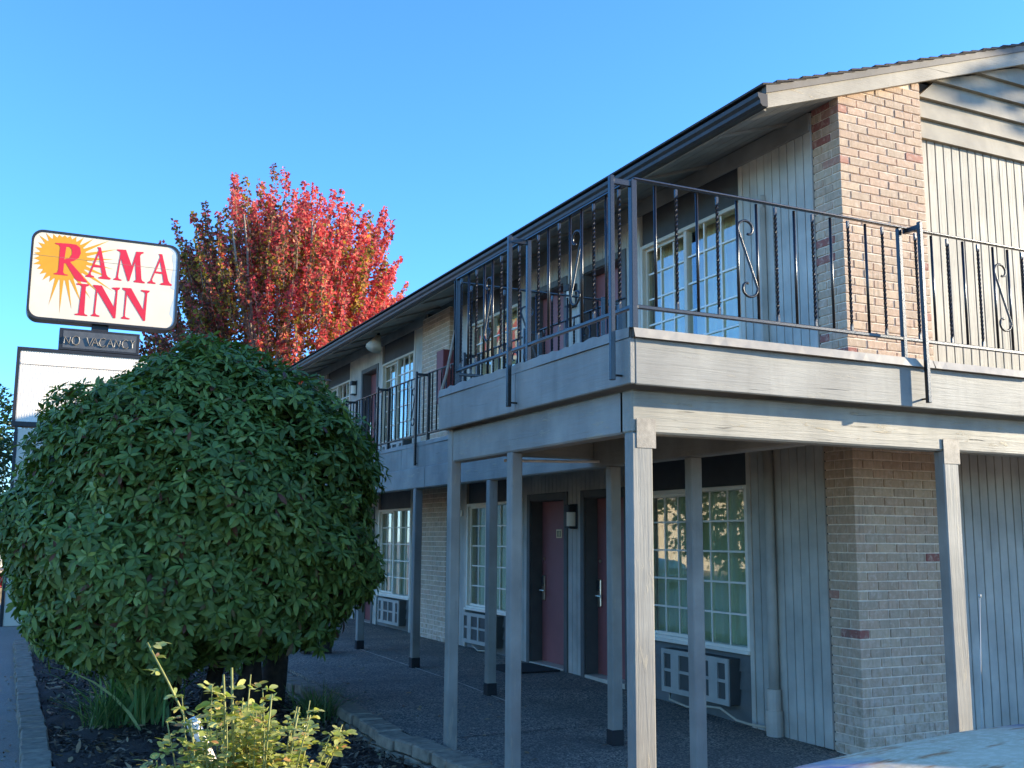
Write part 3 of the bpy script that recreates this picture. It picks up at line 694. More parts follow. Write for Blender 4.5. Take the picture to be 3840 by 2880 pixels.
# --- posts
def post(x0, x1, y0, y1, ztop, cap=None, foot=False):
    P = empty('post', ((x0+x1)/2, (y0+y1)/2, 0), parent=B); zb = ground((y0+y1)/2)-.02
    if foot:
        bx('foot', x0-.006, x1+.006, y0-.006, y1+.006, zb, zb+.14, 'post_foot', P, .006); zb += .13
    bx('shaft', x0, x1, y0, y1, zb, ztop, 'paint_z', P, .008)
    if cap:
        m = MB(); c0, c1, d0 = cap; m.cbox(c0, c1, d0-.004, d0-.0005, ztop-.09, ztop+.085, .001); pl = m.build('strap_plate', 'galv', P)
post(PX, PX+.145, -1.268, -1.18, 2.33, (PX+.03, PX+.165, -1.269)); post(-.39, -.245, -1.268, -1.18, 2.33, (-.39, -.235, -1.269))
post(2.15, 2.295, -1.268, -1.18, 2.33); post(4.7, 4.845, -1.268, -1.18, 2.33)
post(PX, PX+.09, .36, .45, 2.33); post(PX-.01, PX+.08, 1.49, 1.575, 2.60)
for yy in (.0, 1.16, 3.65, 5.90, 8.15, 10.5, 12.8, 15.1): post(-1.605, -1.505, yy, yy+.09, 2.325, None, yy > .5)

# --- iron railings
SPC = .155
def bar_mesh(tw, h=.765, r=.0095):
    m = MB(); secs = []
    if tw:
        n = 44
        for i in range(n+1):
            t = i/n; a = max(0, min(1, (t-.06)/.88))*math.pi*2*5.5
            secs.append([(r*1.2*math.cos(a+q*math.pi/2+math.pi/4), r*1.2*math.sin(a+q*math.pi/2+math.pi/4), h*t) for q in range(4)])
    else:
        for t in (0, 1): secs.append([(r*math.cos(q*math.pi/5), r*math.sin(q*math.pi/5), h*t) for q in range(10)])
    m.loft(secs); me = m.mesh('baluster', smooth=not tw); me.materials.append(MATS['iron']); return me
BAR = {False: bar_mesh(False), True: bar_mesh(True)}
def scroll_mesh(sp):
    pts = []; c = sp/2; r1 = sp/2-.004
    for i in range(22): t = i/21; a = R(-90+270*t); r = .022+(r1-.022)*min(1, t*1.15); pts.append((c+r*math.cos(a), .425+.16+r*math.sin(a)))
    for i in range(22): t = i/21; a = R(-270*t); r = r1-(r1-.022)*max(0, (t-.13)/.87); pts.append((c+r*math.cos(a), .215+r*math.sin(a)))
    m = MB(); m.tube([(p[0], 0, p[1]) for p in pts], .0085, 6); me = m.mesh('scroll', smooth=True); me.materials.append(MATS['iron']); return me
SCR = scroll_mesh(SPC)
def railing(p0, p1, zt, zb, pattern, posts=(), stand=(), out=(0, 0), base=2.86, start=.155):
    """p0->p1 plan points; pattern cycles: p plain, t twisted, S scroll to next bar, o post"""
    p0 = Vector(p0); p1 = Vector(p1); d = (p1-p0); Ln = d.length; d.normalize(); ang = math.atan2(d.y, d.x)
    RL = empty('railing', (p0.x, p0.y, base), parent=B); c = (p0+p1)/2
    o = MB().cbox(-Ln/2, Ln/2, -.017, .017, -.014, .0, .004).mesh('rail'); o.materials.append(MATS['iron']); put('top_rail', o, RL, (c.x, c.y, zt), None, (0, 0, ang))
    o = MB().cbox(-Ln/2, Ln/2, -.014, .014, -.012, .012, .004).mesh('rail'); o.materials.append(MATS['iron']); put('bottom_rail', o, RL, (c.x, c.y, zb), None, (0, 0, ang))
    s = start; i = 0
    while s < Ln-.03:
        k = pattern[i % len(pattern)]; q = p0+d*s
        if k in 'pS': put('baluster', BAR[False], RL, (q.x, q.y, zb+.005), None, (0, 0, ang))
        if k == 't': put('baluster', BAR[True], RL, (q.x, q.y, zb+.005), None, (0, 0, ang))
        if k == 'S': put('scroll', SCR, RL, (q.x, q.y, zb), None, (0, 0, ang))
        if k == 'o': m = MB(); m.cbox(-.016, .016, -.016, .016, base-zt, -.016, .003); put('newel', m.mesh('newel'), RL, (q.x, q.y, zt), 'iron', (0, 0, ang))
        s += SPC; i += 1
    for s in posts:
        q = p0+d*s; m = MB(); m.cbox(-.02, .02, -.02, .02, base-zt+.001, -.016, .003); put('newel', m.mesh('newel'), RL, (q.x, q.y, zt), 'iron', (0, 0, ang))
    for s in stand:                        # outrigger: a tube set off the fascia, tied to the rail with a short arm
        q = p0+d*s; e = q+Vector(out); m = MB(); m.cbox(e.x-.015, e.x+.015, e.y-.015, e.y+.015, 2.62, zt-.0, .003)
        a, b = (q, e); n = Vector(out).normalized(); t = Vector((-n.y, n.x))*.014
        m.add([(a.x+t.x, a.y+t.y, zt-.05), (a.x-t.x, a.y-t.y, zt-.05), (b.x-t.x, b.y-t.y, zt-.05), (b.x+t.x, b.y+t.y, zt-.05), (a.x+t.x, a.y+t.y, zt-.018), (a.x-t.x, a.y-t.y, zt-.018), (b.x-t.x, b.y-t.y, zt-.018), (b.x+t.x, b.y+t.y, zt-.018)],
              [(0, 1, 2, 3), (4, 7, 6, 5), (0, 4, 5, 1), (1, 5, 6, 2), (2, 6, 7, 3), (3, 7, 4, 0)])
        m.tube([(e.x-n.x*.02, e.y-n.y*.02, 2.65), (e.x-n.x*.13, e.y-n.y*.13, 2.65)], .007, 6); m.build('outrigger', 'iron', RL)
    return RL
RX, RY = -2.945, -1.325
railing((RX, RY), (7.9, RY), 3.872, 3.075, 'ptptSptptptptotptptSpt', posts=(0,), stand=(2.225,), out=(0, -.14), base=2.94, start=.16)
railing((RX, RY), (RX, 1.40), 3.862, 3.075, 'tptSptptotptSptpt', posts=(2.72,), stand=(.0, 1.40), out=(-.15, 0), base=2.93)
railing((RX, 1.46), (-1.44, 1.46), 3.855, 3.06, 'tptSptptp', base=2.9)
railing((-1.42, 1.2), (-1.42, 17.6), 3.83, 3.045, 'tptSptptpt', posts=tuple(np.arange(.1, 16, 1.56)), stand=tuple(np.arange(.1, 16, 1.56)), out=(-.17, 0), base=2.87)
m = MB(); m.tube([(RX-.01, 1.41, 3.42), (RX-.05, 1.50, 3.05), (RX-.075, 1.56, 2.90), (RX-.08, 1.57, 2.72)], .012, 7); m.build('brace_rod', 'galv', B)
m = MB(); m.cbox(RX-.02, RX+.02, 1.38, 1.42, 2.87, 3.846, .003); m.build('end_newel', 'iron', B)
# unseen block added to shade the lower gable wall, slab and inner posts
bx('unseen_sun_block', 8.0, 11.5, -4.25, .05, -.1, 4.4, 'plank_z', B)

# ------------------------------------------------------------------ small things on the slab
bx('doormat', -.72, -.06, 4.92, 5.72, ground(5.3)-.002, ground(5.3)+.018, 'mat_black', None, .004)
tag(bpy.data.objects['doormat'], 'black rubber doormat in front of the maroon door numbered 111', 'doormat')
LB = empty('low_bench', (-2.2, 7.9, .13), 'low pale stone bench half hidden behind the big green bush', 'bench')
bx('seat_slab', -2.55, -1.98, 7.75, 8.05, .34, .42, 'concrete', LB, .015); bx('support', -2.46, -2.36, 7.8, 8.0, .12, .339, 'bark_dark', LB); bx('support', -2.17, -2.07, 7.8, 8.0, .12, .339, 'bark_dark', LB)
# ------------------------------------------------------------------ roadside sign
LETTERS= {'R': [[(-739, 6286), (-537, 6300), (-435, 6296), (-375, 6253), (-360, 6166), (-383, 6087), (-452, 6028), (-507, 6003), (-344, 5831), (-287, 5762), (-236, 5718), (-249, 5701), (-368, 5708), (-420, 5742), (-566, 5971), (-595, 5972), (-597, 5826), (-577, 5799), (-525, 5792), (-530, 5776), (-727, 5776), (-729, 5793), (-685, 5811), (-672, 5850), (-668, 6227), (-688, 6257), (-742, 6268)], [(-579, 6244), (-529, 6243), (-495, 6207), (-490, 6132), (-522, 6067), (-594, 6033)]], 'A': [[(-116, 6300), (-70, 6298), (40, 5867), (66, 5824), (104, 5808), (103, 5785), (-71, 5785), (-72, 5805), (-22, 5829), (-47, 5964), (-158, 5965), (-195, 5857), (-183, 5825), (-141, 5812), (-145, 5792), (-266, 5790), (-265, 5810), (-223, 5841), (-99, 6251)], [(-93, 6183), (-146, 6002), (-56, 6001)]], 'M': [[(178, 6300), (311, 6309), (417, 6046), (471, 6299), (583, 6306), (582, 6282), (547, 6265), (532, 6229), (573, 5858), (589, 5821), (628, 5808), (627, 5784), (463, 5786), (461, 5807), (493, 5828), (462, 6129), (391, 5793), (368, 5790), (240, 6158), (216, 5855), (227, 5818), (273, 5805), (271, 5787), (154, 5789), (155, 5809), (187, 5831), (231, 6237), (220, 6266), (179, 6279)]], 'A.001': [[(822, 6305), (875, 6307), (991, 5876), (1018, 5832), (1051, 5818), (1050, 5791), (870, 5789), (869, 5810), (921, 5834), (894, 5971), (777, 5976), (740, 5865), (752, 5827), (796, 5814), (795, 5793), (674, 5792), (676, 5813), (715, 5844), (842, 6255)], [(848, 6183), (790, 6006), (887, 6007)]], 'I': [[(-390, 5670), (-208, 5673), (-207, 5650), (-251, 5628), (-249, 5201), (-237, 5182), (-202, 5176), (-203, 5156), (-387, 5157), (-386, 5175), (-335, 5192), (-313, 5631), (-332, 5646), (-389, 5647)]], 'N': [[(-144, 5673), (-18, 5675), (184, 5342), (199, 5585), (190, 5622), (142, 5642), (141, 5662), (255, 5673), (254, 5649), (225, 5623), (217, 5163), (187, 5160), (-76, 5574), (-89, 5225), (-75, 5196), (-22, 5182), (-25, 5161), (-147, 5164), (-146, 5184), (-115, 5202), (-101, 5607), (-143, 5648)]], 'N.001': [[(297, 5677), (426, 5682), (630, 5345), (647, 5603), (638, 5633), (582, 5648), (583, 5671), (712, 5673), (709, 5649), (679, 5623), (669, 5164), (641, 5162), (369, 5573), (357, 5220), (372, 5196), (432, 5182), (428, 5163), (306, 5166), (309, 5190), (336, 5205), (345, 5621), (299, 5647)]]}
PEEL= [(924, 6449), (1035, 6432), (1103, 6354), (1125, 6133), (1125, 5792), (1125, 5427), (1122, 5168), (1070, 5095), (1093, 5242), (1041, 5315), (1058, 5446), (1093, 5580), (1097, 5724), (1032, 5750), (1042, 5939), (1065, 6099), (1025, 6305), (1059, 6349), (987, 6418)]
NEON= [[(-515, 4699), (-506, 4805), (-436, 4696), (-427, 4802)], [(-403, 4749), (-388, 4803), (-347, 4825), (-303, 4809), (-290, 4765), (-303, 4710), (-341, 4685), (-384, 4701), (-403, 4749)], [(-187, 4814), (-142, 4692), (-95, 4818)], [(-106, 4695), (-62, 4816), (-13, 4698)], [(-90, 4737), (-34, 4737)], [(96, 4810), (63, 4827), (22, 4813), (-3, 4755), (19, 4696), (57, 4684), (93, 4713)], [(117, 4695), (166, 4816), (211, 4693)], [(138, 4742), (193, 4740)], [(227, 4699), (242, 4813), (305, 4696), (313, 4804)], [(431, 4815), (392, 4832), (351, 4797), (343, 4745), (367, 4696), (414, 4695), (442, 4718)], [(469, 4828), (500, 4774), (531, 4829)], [(500, 4774), (500, 4703)]]
SG = empty('motel_sign', (-4.715, 17.3, -.1), 'tall roadside sign reading RAMA INN with a golden sunburst over a white board', 'sign')
YS = 17.1; SX = -4.715; KS = 1.35
def zs(z): return 1.702+(z-1.702)*KS
def sb_(name, a, b, c, d, e, f, mat, ch=.004): return bx(name, SX+a*KS, SX+b*KS, YS+c, YS+d, zs(e) if e > 0 else e, zs(f), mat, SG, ch)
def poly_piece(name, rings, y0, y1, mat, parent):
    """flat outline (x,z in mm, first ring outer, others holes) extruded from y0 to y1"""
    cu = bpy.data.curves.new(name, 'CURVE'); cu.dimensions = '2D'; cu.fill_mode = 'BOTH'; cu.extrude = abs(y1-y0)/2
    cx = sum(p[0] for p in rings[0])/len(rings[0])/1000; cz = sum(p[1] for p in rings[0])/len(rings[0])/1000
    for r in rings:
        s = cu.splines.new('POLY'); s.points.add(len(r)-1); s.use_cyclic_u = True
        for i, p in enumerate(r): s.points[i].co = ((p[0]/1000-cx)*KS, (p[1]/1000-cz)*KS, 0, 1)
    t = bpy.data.objects.new('tmp', cu); me = bpy.data.meshes.new_from_object(t); bpy.data.objects.remove(t); bpy.data.curves.remove(cu)
    me.transform(Matrix.Rotation(math.pi/2, 4, 'X')); me.name = name
    return put(name, me, parent, (SX+cx*KS, (y0+y1)/2, zs(cz)), mat)
def rrect(x0, x1, z0, z1, r, n=7):
    o = []
    for cx, cz, a0 in ((x1-r, z1-r, 0), (x0+r, z1-r, 90), (x0+r, z0+r, 180), (x1-r, z0+r, 270)):
        for i in range(n): a = R(a0+90*i/(n-1)); o.append((cx+r*math.cos(a), cz+r*math.sin(a)))
    return o
cab = rrect(-1085, 1160, 5040, 6475, 170)
CB = poly_piece('cabinet', [cab], YS+.012, YS+.42, 'sign_black', SG)
poly_piece('cabinet_rim', [cab, rrect(-1050, 1125, 5075, 6440, 150)], YS-.02, YS+.0119, 'sign_black', SG)
FC = poly_piece('face', [rrect(-1049, 1124, 5076, 6439, 149)], YS-.004, YS+.0118, 'sign_white', SG)
def inface(x, z):
    return max(-1040, x), min(6430, z)
sb = []; cx, cz = -610, 6045; nr = 30
lens = [RNG.uniform(.86, 1.05) for _ in range(nr)]
for i in range(nr):
    a = 2*math.pi*(i+.5)/nr; ln = 850*lens[i]
    if math.cos(a) < -.3: ln = 480*lens[i]
    tip = (cx+ln*math.cos(a), cz+ln*math.sin(a))
    if tip[1] > 6425: f_ = (6425-cz)/(ln*math.sin(a)); tip = (cx+ln*math.cos(a)*f_, 6425)
    if tip[0] < -1035: f_ = (-1035-cx)/(tip[0]-cx); tip = (-1035, cz+(tip[1]-cz)*f_)
    for q, rr in ((-.5, 345), (-.36, 358)):
        b = a+q*2*math.pi/nr; sb.append((cx+rr*math.cos(b), min(6425, cz+rr*math.sin(b))))
    sb.append(tip); b = a+.36*2*math.pi/nr; sb.append((cx+358*math.cos(b), min(6425, cz+358*math.sin(b))))
poly_piece('sunburst', [sb], YS-.0065, YS-.0042, 'sign_gold', SG)
poly_piece('peeled_patch', [PEEL], YS-.0060, YS-.0041, 'sign_blue', SG)
for nm, rings in LETTERS.items(): tag(poly_piece('letter', rings, YS-.0105, YS-.0067, 'sign_red', SG), 'red serif letter %s' % nm[0])
sb_('face_seam', -1.04, 1.115, -.0112, -.0106, 6.058, 6.062, 'sign_seam', 0)
# NO VACANCY box
sb_('vacancy_box', -.585, .61, .06, .34, 4.60, 4.945, 'sign_black', .006)
sb_('vacancy_panel', -.53, .56, .055, .0595, 4.635, 4.905, 'neon_panel', 0)
for i, st in enumerate(NEON):
    m = MB(); m.tube([(SX+p[0]/1000*KS, YS+.036, zs(p[1]/1000)) for p in st], .013, 6); m.build('neon_tube', 'neon_tube', SG)
sb_('neck', -.12, .13, .10, .30, 4.9455, 5.04, 'sign_black')
# lower changeable board with ribbed plastic
m = MB()
for a, b, c, d in ((-1.165, -1.115, 3.36, 4.585), (1.29, 1.34, 3.36, 4.585), (-1.115, 1.29, 4.535, 4.585), (-1.115, 1.29, 3.36, 3.43)): m.box(SX+a*KS, SX+b*KS, YS-.01, YS+.40, zs(c), zs(d))
m.build('board_frame', 'sign_black', SG)
n = 66*6; V = []; Q = []
for i in range(n+1):
    x = (-1.114+2.403*i/n)*KS; yo = .0022*math.cos(2*math.pi*i/6)
    for z in (zs(3.431), zs(4.534)): V.append((x, .02+yo, z))
for i in range(n): a = i*2; Q.append((a, a+2, a+3, a+1))
put('ribbed_panel', fastmesh('ribbed_panel', np.array(V), np.array(Q), 'sign_board'), SG, (SX, YS, 0))
sb_('panel_seam', -1.10, 1.28, -.004, .003, 4.325, 4.36, 'sign_board', 0)
sb_('pedestal', -1.07, 1.24, .02, .34, -.1, 3.33, 'sign_white', .01)
sb_('pedestal_edge', -1.115, -1.071, .0, .36, -.1, 3.359, 'sign_black')

# ------------------------------------------------------------------ rhododendron
BCX, BCY, BCZ = -4.52, 4.25, 1.80
RB_ = empty('rhododendron_bush', (-4.3, 4.3, -.06), 'huge rounded dark green rhododendron bush in the mulch bed beside the walkway', 'bush')
def shell(n, rad, seed):
    rg = np.random.default_rng(seed); i = np.arange(n)+.5; ph = np.arccos(1-2*i/n); th = math.pi*(1+5**.5)*i
    D = np.stack([np.cos(th)*np.sin(ph), np.sin(th)*np.sin(ph), np.cos(ph)], 1)
    D += rg.normal(0, .035, D.shape); D /= np.linalg.norm(D, axis=1, keepdims=True)
    e = np.where(D[:, 2] > 0, 2.02, 2.35); s = (np.abs(D[:, 0])**e+np.abs(D[:, 1])**e+np.abs(D[:, 2])**e)**(-1/e)
    lump = 1+.04*np.sin(D[:, 0]*7+1)*np.sin(D[:, 1]*6+2)+.045*np.sin(D[:, 2]*9+D[:, 0]*5)+.028*np.sin(D[:, 0]*17+D[:, 2]*13+D[:, 1]*7)-.03
    rr = rad*s*lump*(1+rg.normal(0, .02, n)+np.where(rg.random(n) < .10, rg.uniform(0, .055, n), 0)); zs = np.where(D[:, 2] > 0, 1.78, 1.42)
    P = np.stack([BCX+D[:, 0]*rr*1.74+.13*np.clip(D[:, 2], 0, 1)*rr, BCY+D[:, 1]*rr*1.62, BCZ+D[:, 2]*rr*zs], 1)
    Nn = np.stack([D[:, 0]/1.74, D[:, 1]/1.62, D[:, 2]/zs], 1); Nn /= np.linalg.norm(Nn, axis=1, keepdims=True)
    # foliage hangs lower on the street side and opens towards the trunks at the front right
    low = .40+.24*np.clip((P[:, 0]+5.0)/1.4, 0, 1)
    keep = P[:, 2] > low
    gap = (P[:, 1] < 3.6) & (P[:, 0] > -4.7) & (P[:, 0] < -3.5) & (P[:, 2] < .74+.25*rg.random(n)); keep &= ~gap
    return P[keep], Nn[keep]
LEAF = leaf_template(1, .36, .22, .22)
allP = []; allM = []; allS = []; allY = []; camv = np.array(CAM)
for n, rad, seed, ln in ((4000, 1.0, 1, .11), (2600, .93, 2, .112), (1700, .84, 3, .125), (900, .7, 4, .15)):
    P, Nn = shell(n, rad, seed); rg = np.random.default_rng(seed+50)
    vis = ((camv-P)*Nn).sum(1)/np.linalg.norm(camv-P, axis=1) > (-.5 if rad > .9 else -1.1); P = P[vis]; Nn = Nn[vis]
    ax = Nn+np.array([0, 0, .75])+rg.normal(0, .28, Nn.shape); ax /= np.linalg.norm(ax, axis=1, keepdims=True)
    t1 = np.cross(ax, rg.normal(0, 1, ax.shape)); t1 /= np.linalg.norm(t1, axis=1, keepdims=True); t2 = np.cross(ax, t1)
    kk = 9; yng = rg.random(len(P)) < (.13 if rad > .9 else 0)
    for q in range(kk):
        a = 2*math.pi*q/kk+rg.uniform(-.25, .25, len(P)); inner = q % 3 == 0
        el = rg.uniform(.45, 1.0, len(P)) if inner else rg.uniform(-.35, .35, len(P))
        D = (t1*np.cos(a)[:, None]+t2*np.sin(a)[:, None])*np.cos(el)[:, None]+ax*np.sin(el)[:, None]
        D[:, 2] -= .12
        allY.append(yng & (rg.random(len(P)) < .7)); allP.append(P+D*.012); allM.append(frames(D, ax+rg.normal(0, .25, ax.shape))); allS.append(rg.uniform(.7, 1.2, len(P))*ln*(.72 if inner else 1.05))
P = np.concatenate(allP); M = np.concatenate(allM); S = np.concatenate(allS); YG = np.concatenate(allY)
# the leaves that show largest are pieces of their own
dist = np.linalg.norm(P-camv, axis=1); cen = P+M[:, :, 1]*S[:, None]*.5; vd = (camv-cen); vd /= np.linalg.norm(vd, axis=1, keepdims=True)
face = np.abs((M[:, :, 2]*vd).sum(1)); nf = np.stack([(cen[:, 0]-BCX)/1.74, (cen[:, 1]-BCY)/1.62, (cen[:, 2]-BCZ)/1.6], 1); outer = (nf*vd).sum(1)+.35*np.linalg.norm(nf, axis=1)
score = S/dist*face*(np.linalg.norm(nf, axis=1) > .99)*(outer > .75); top = np.argsort(-score)[:300]
mask = np.ones(len(P), bool); mask[top] = False
CR = empty('crown', (BCX, BCY, BCZ), parent=RB_)
for nm_, mk_, mt_ in (('foliage', mask & ~YG, 'rhodo_leaf'), ('young_foliage', mask & YG, 'rhodo_young')):
    V, Q = scatter(LEAF, M[mk_], P[mk_], S[mk_]); tag(put(nm_, fastmesh(nm_, V-np.array([BCX, BCY, BCZ]), Q, mt_), CR, (BCX, BCY, BCZ)), kind='stuff')
lm = fastmesh('leaf', LEAF[0], LEAF[1], 'rhodo_leaf')
for i in top:
    o = bpy.data.objects.new('leaf', lm); COL.objects.link(o); o.parent = CR; mt = np.eye(4); mt[:3, :3] = M[i]*S[i]; mt[:3, 3] = P[i]-np.array([BCX, BCY, BCZ]); o.matrix_local = Matrix(mt.tolist())
rg = random.Random(4)
for (x, y, r) in ((-3.95, 4.2, .10), (-3.62, 4.75, .14), (-4.3, 4.45, .08), (-4.15, 3.95, .06), (-4.6, 4.6, .07)):
    pts = [(x, y, -.12)]; dx, dy = (x-BCX)*.25+rg.uniform(-.2, .2), (y-BCY)*.25+rg.uniform(-.2, .2)
    for i in range(1, 7): pts.append((x+dx*i/2.2+rg.uniform(-.05, .05), y+dy*i/2.2+rg.uniform(-.05, .05), -.12+.33*i))
    m = MB(); m.tube(pts, r*1.15, 9, True, r*.4); m.build('trunk', 'bark_dark', RB_, None, True)
# side limbs reaching into the crown
for i in range(16):
    a = rg.uniform(0, 6.28); p0 = Vector((-4.2+rg.uniform(-.4, .5), 4.3+rg.uniform(-.3, .3), .5+rg.uniform(0, .4))); d = Vector((math.cos(a), math.sin(a), rg.uniform(.1, .8)))
    pts = [p0+d*t*1.0+Vector((rg.uniform(-.05, .05), rg.uniform(-.05, .05), .12*t*t)) for t in (0, .25, .5, .75, 1)]
    m = MB(); m.tube(pts, .04, 7, True, .012); m.build('limb', 'bark_dark', RB_, None, True)

# ------------------------------------------------------------------ bedding plants
def blades(name, base, n, L, W, spread, mat, label, cat, seed, lean=.5, group=None):
    rg = np.random.default_rng(seed); st = tuple((t, w_) for t, w_ in ((0, .7), (.2, 1), (.4, 1), (.6, .9), (.8, .65), (1, .05)))
    Vs = []; Qs = []; off = 0
    for i in range(n):
        a = rg.uniform(0, 6.28); ln = L*rg.uniform(.6, 1.1); le = rg.uniform(.05, lean); bend = rg.uniform(.1, 1.2)*le; x0 = rg.normal(0, spread); y0 = rg.normal(0, spread); tw = rg.uniform(0, 3.14)
        for (t, w_) in st:
            h = ln*(t-bend*t**3*.45); o = ln*(le*t+bend*t*t*.9); c = np.array([x0+math.cos(a)*o, y0+math.sin(a)*o, h]); s = np.array([math.cos(tw), math.sin(tw), 0])*W/2*w_
            Vs += [c-s, c+s]
        for j in range(len(st)-1): q = off+2*j; Qs.append((q, q+1, q+3, q+2))
        off += 2*len(st)
    return tag(put(name, fastmesh(name, np.array(Vs), np.array(Qs), mat), None, base), label, cat, group)
blades('iris_clump', (-4.92, 4.2, -.06), 90, .74, .036, .13, 'iris_leaf', 'broad sword-leaved iris clump at the foot of the rhododendron', 'plant', 1, .62)
blades('grass_tuft', (-5.28, 4.1, -.06), 130, .42, .012, .08, 'grass_leaf', 'thin-bladed grass tuft left of the iris clump', 'grass tuft', 2, .8)
blades('sedge_tuft', (-5.12, 4.5, -.06), 40, .5, .03, .1, 'iris_leaf', 'pale broad-leaved tuft behind the thin grass by the bush', 'plant', 5, .7)
blades('grass_tuft', (-3.36, 3.75, -.1), 150, .42, .011, .09, 'grass_leaf', 'dark grass tuft beside the block edging of the walkway', 'grass tuft', 3, .8)

# ------------------------------------------------------------------ rose
RS = empty('rose_bush', (-5.2, -1.6, -.06), 'sunlit thorny rose bush with pale yellow-green leaves in the foreground', 'bush')
rgn = random.Random(11); canes = []
def cane(pts, r): canes.append(pts); m = MB(); m.tube(pts, r, 7, True, r*.55); m.build('cane', 'rose_cane', RS, None, True)
simple('rose_cane', (.17, .19, .06), .6, var=.35, nscale=25)
base = Vector((-5.2, -1.6, -.06))
def arc(tip, bow=(0, 0, 0), n=7):
    tip = Vector(tip); q = []
    for i in range(n): t = i/(n-1); q.append(base+(tip-base)*t+Vector(bow)*math.sin(math.pi*t)+Vector((rgn.uniform(-.006, .006), rgn.uniform(-.006, .006), 0)))
    return q
cane(arc((-5.60, -1.47, 1.235), (.06, 0, .08)), .008)
cane(arc((-4.97, -1.72, .955), (.03, 0, .02)), .009); cane(arc((-4.92, -1.70, .86), (.05, 0, .04)), .008)
cane(arc((-5.30, -1.62, 1.10), (0, 0, .03)), .009); cane(arc((-5.25, -1.55, 1.12), (.02, 0, 0)), .010)
for i in range(58):
    a = rgn.uniform(0, 6.28); rr = rgn.uniform(.03, .44); h = rgn.uniform(.70, 1.12)-.5*max(0, rr-.10)
    cane(arc((base.x+rr*math.cos(a)*1.1, base.y+rr*math.sin(a), h), (.05*math.cos(a), .05*math.sin(a), .05)), rgn.uniform(.003, .0065))
LT = leaf_template(1, .62, .15, .15); Ps = []; Ds = []; Ss = []
for ci, pts in enumerate(canes):
    n = 17 if ci >= 5 else 15
    for i in range(n):
        t = rgn.uniform(.42, 1.0)*(len(pts)-1); j = min(int(t), len(pts)-2); p = pts[j].lerp(pts[j+1], t-j)
        a = rgn.uniform(0, 6.28); d = Vector((math.cos(a), math.sin(a), rgn.uniform(-.1, .6))).normalized(); L_ = rgn.uniform(.03, .06); sd = d.cross(Vector((0, 0, 1))).normalized()
        sc = rgn.uniform(.032, .056)
        for (tt, s_) in ((1, 0), (.75, 1), (.75, -1), (.35, 1), (.35, -1)):
            dd = (d*.55+sd*s_) if s_ else d; Ps.append(p+d*L_*tt); Ds.append(dd+Vector((0, 0, rgn.uniform(-.3, .3)))); Ss.append(sc*(1 if s_ == 0 else .8))
Ps = np.array([tuple(p) for p in Ps]); Ds = np.array([tuple(p) for p in Ds]); V, Q = scatter(LT, frames(Ds, np.tile([0, 0, 1.], (len(Ds), 1))+RNG.normal(0, .5, Ds.shape)), Ps, np.array(Ss))
tag(put('foliage', fastmesh('foliage', V-np.array(tuple(base)), Q, 'rose_leaf'), RS, base), kind='stuff')
m = MB(); m.tube([(-5.335, -1.08, .83), (-5.18, -1.09, .50), (-4.95, -1.1, -.05)], .032, 12); tag(m.build('plastic_pipe', 'white_pipe', None, (-4.95, -1.1, -.05)), 'white plastic pipe leaning behind the foreground rose bush', 'pipe')
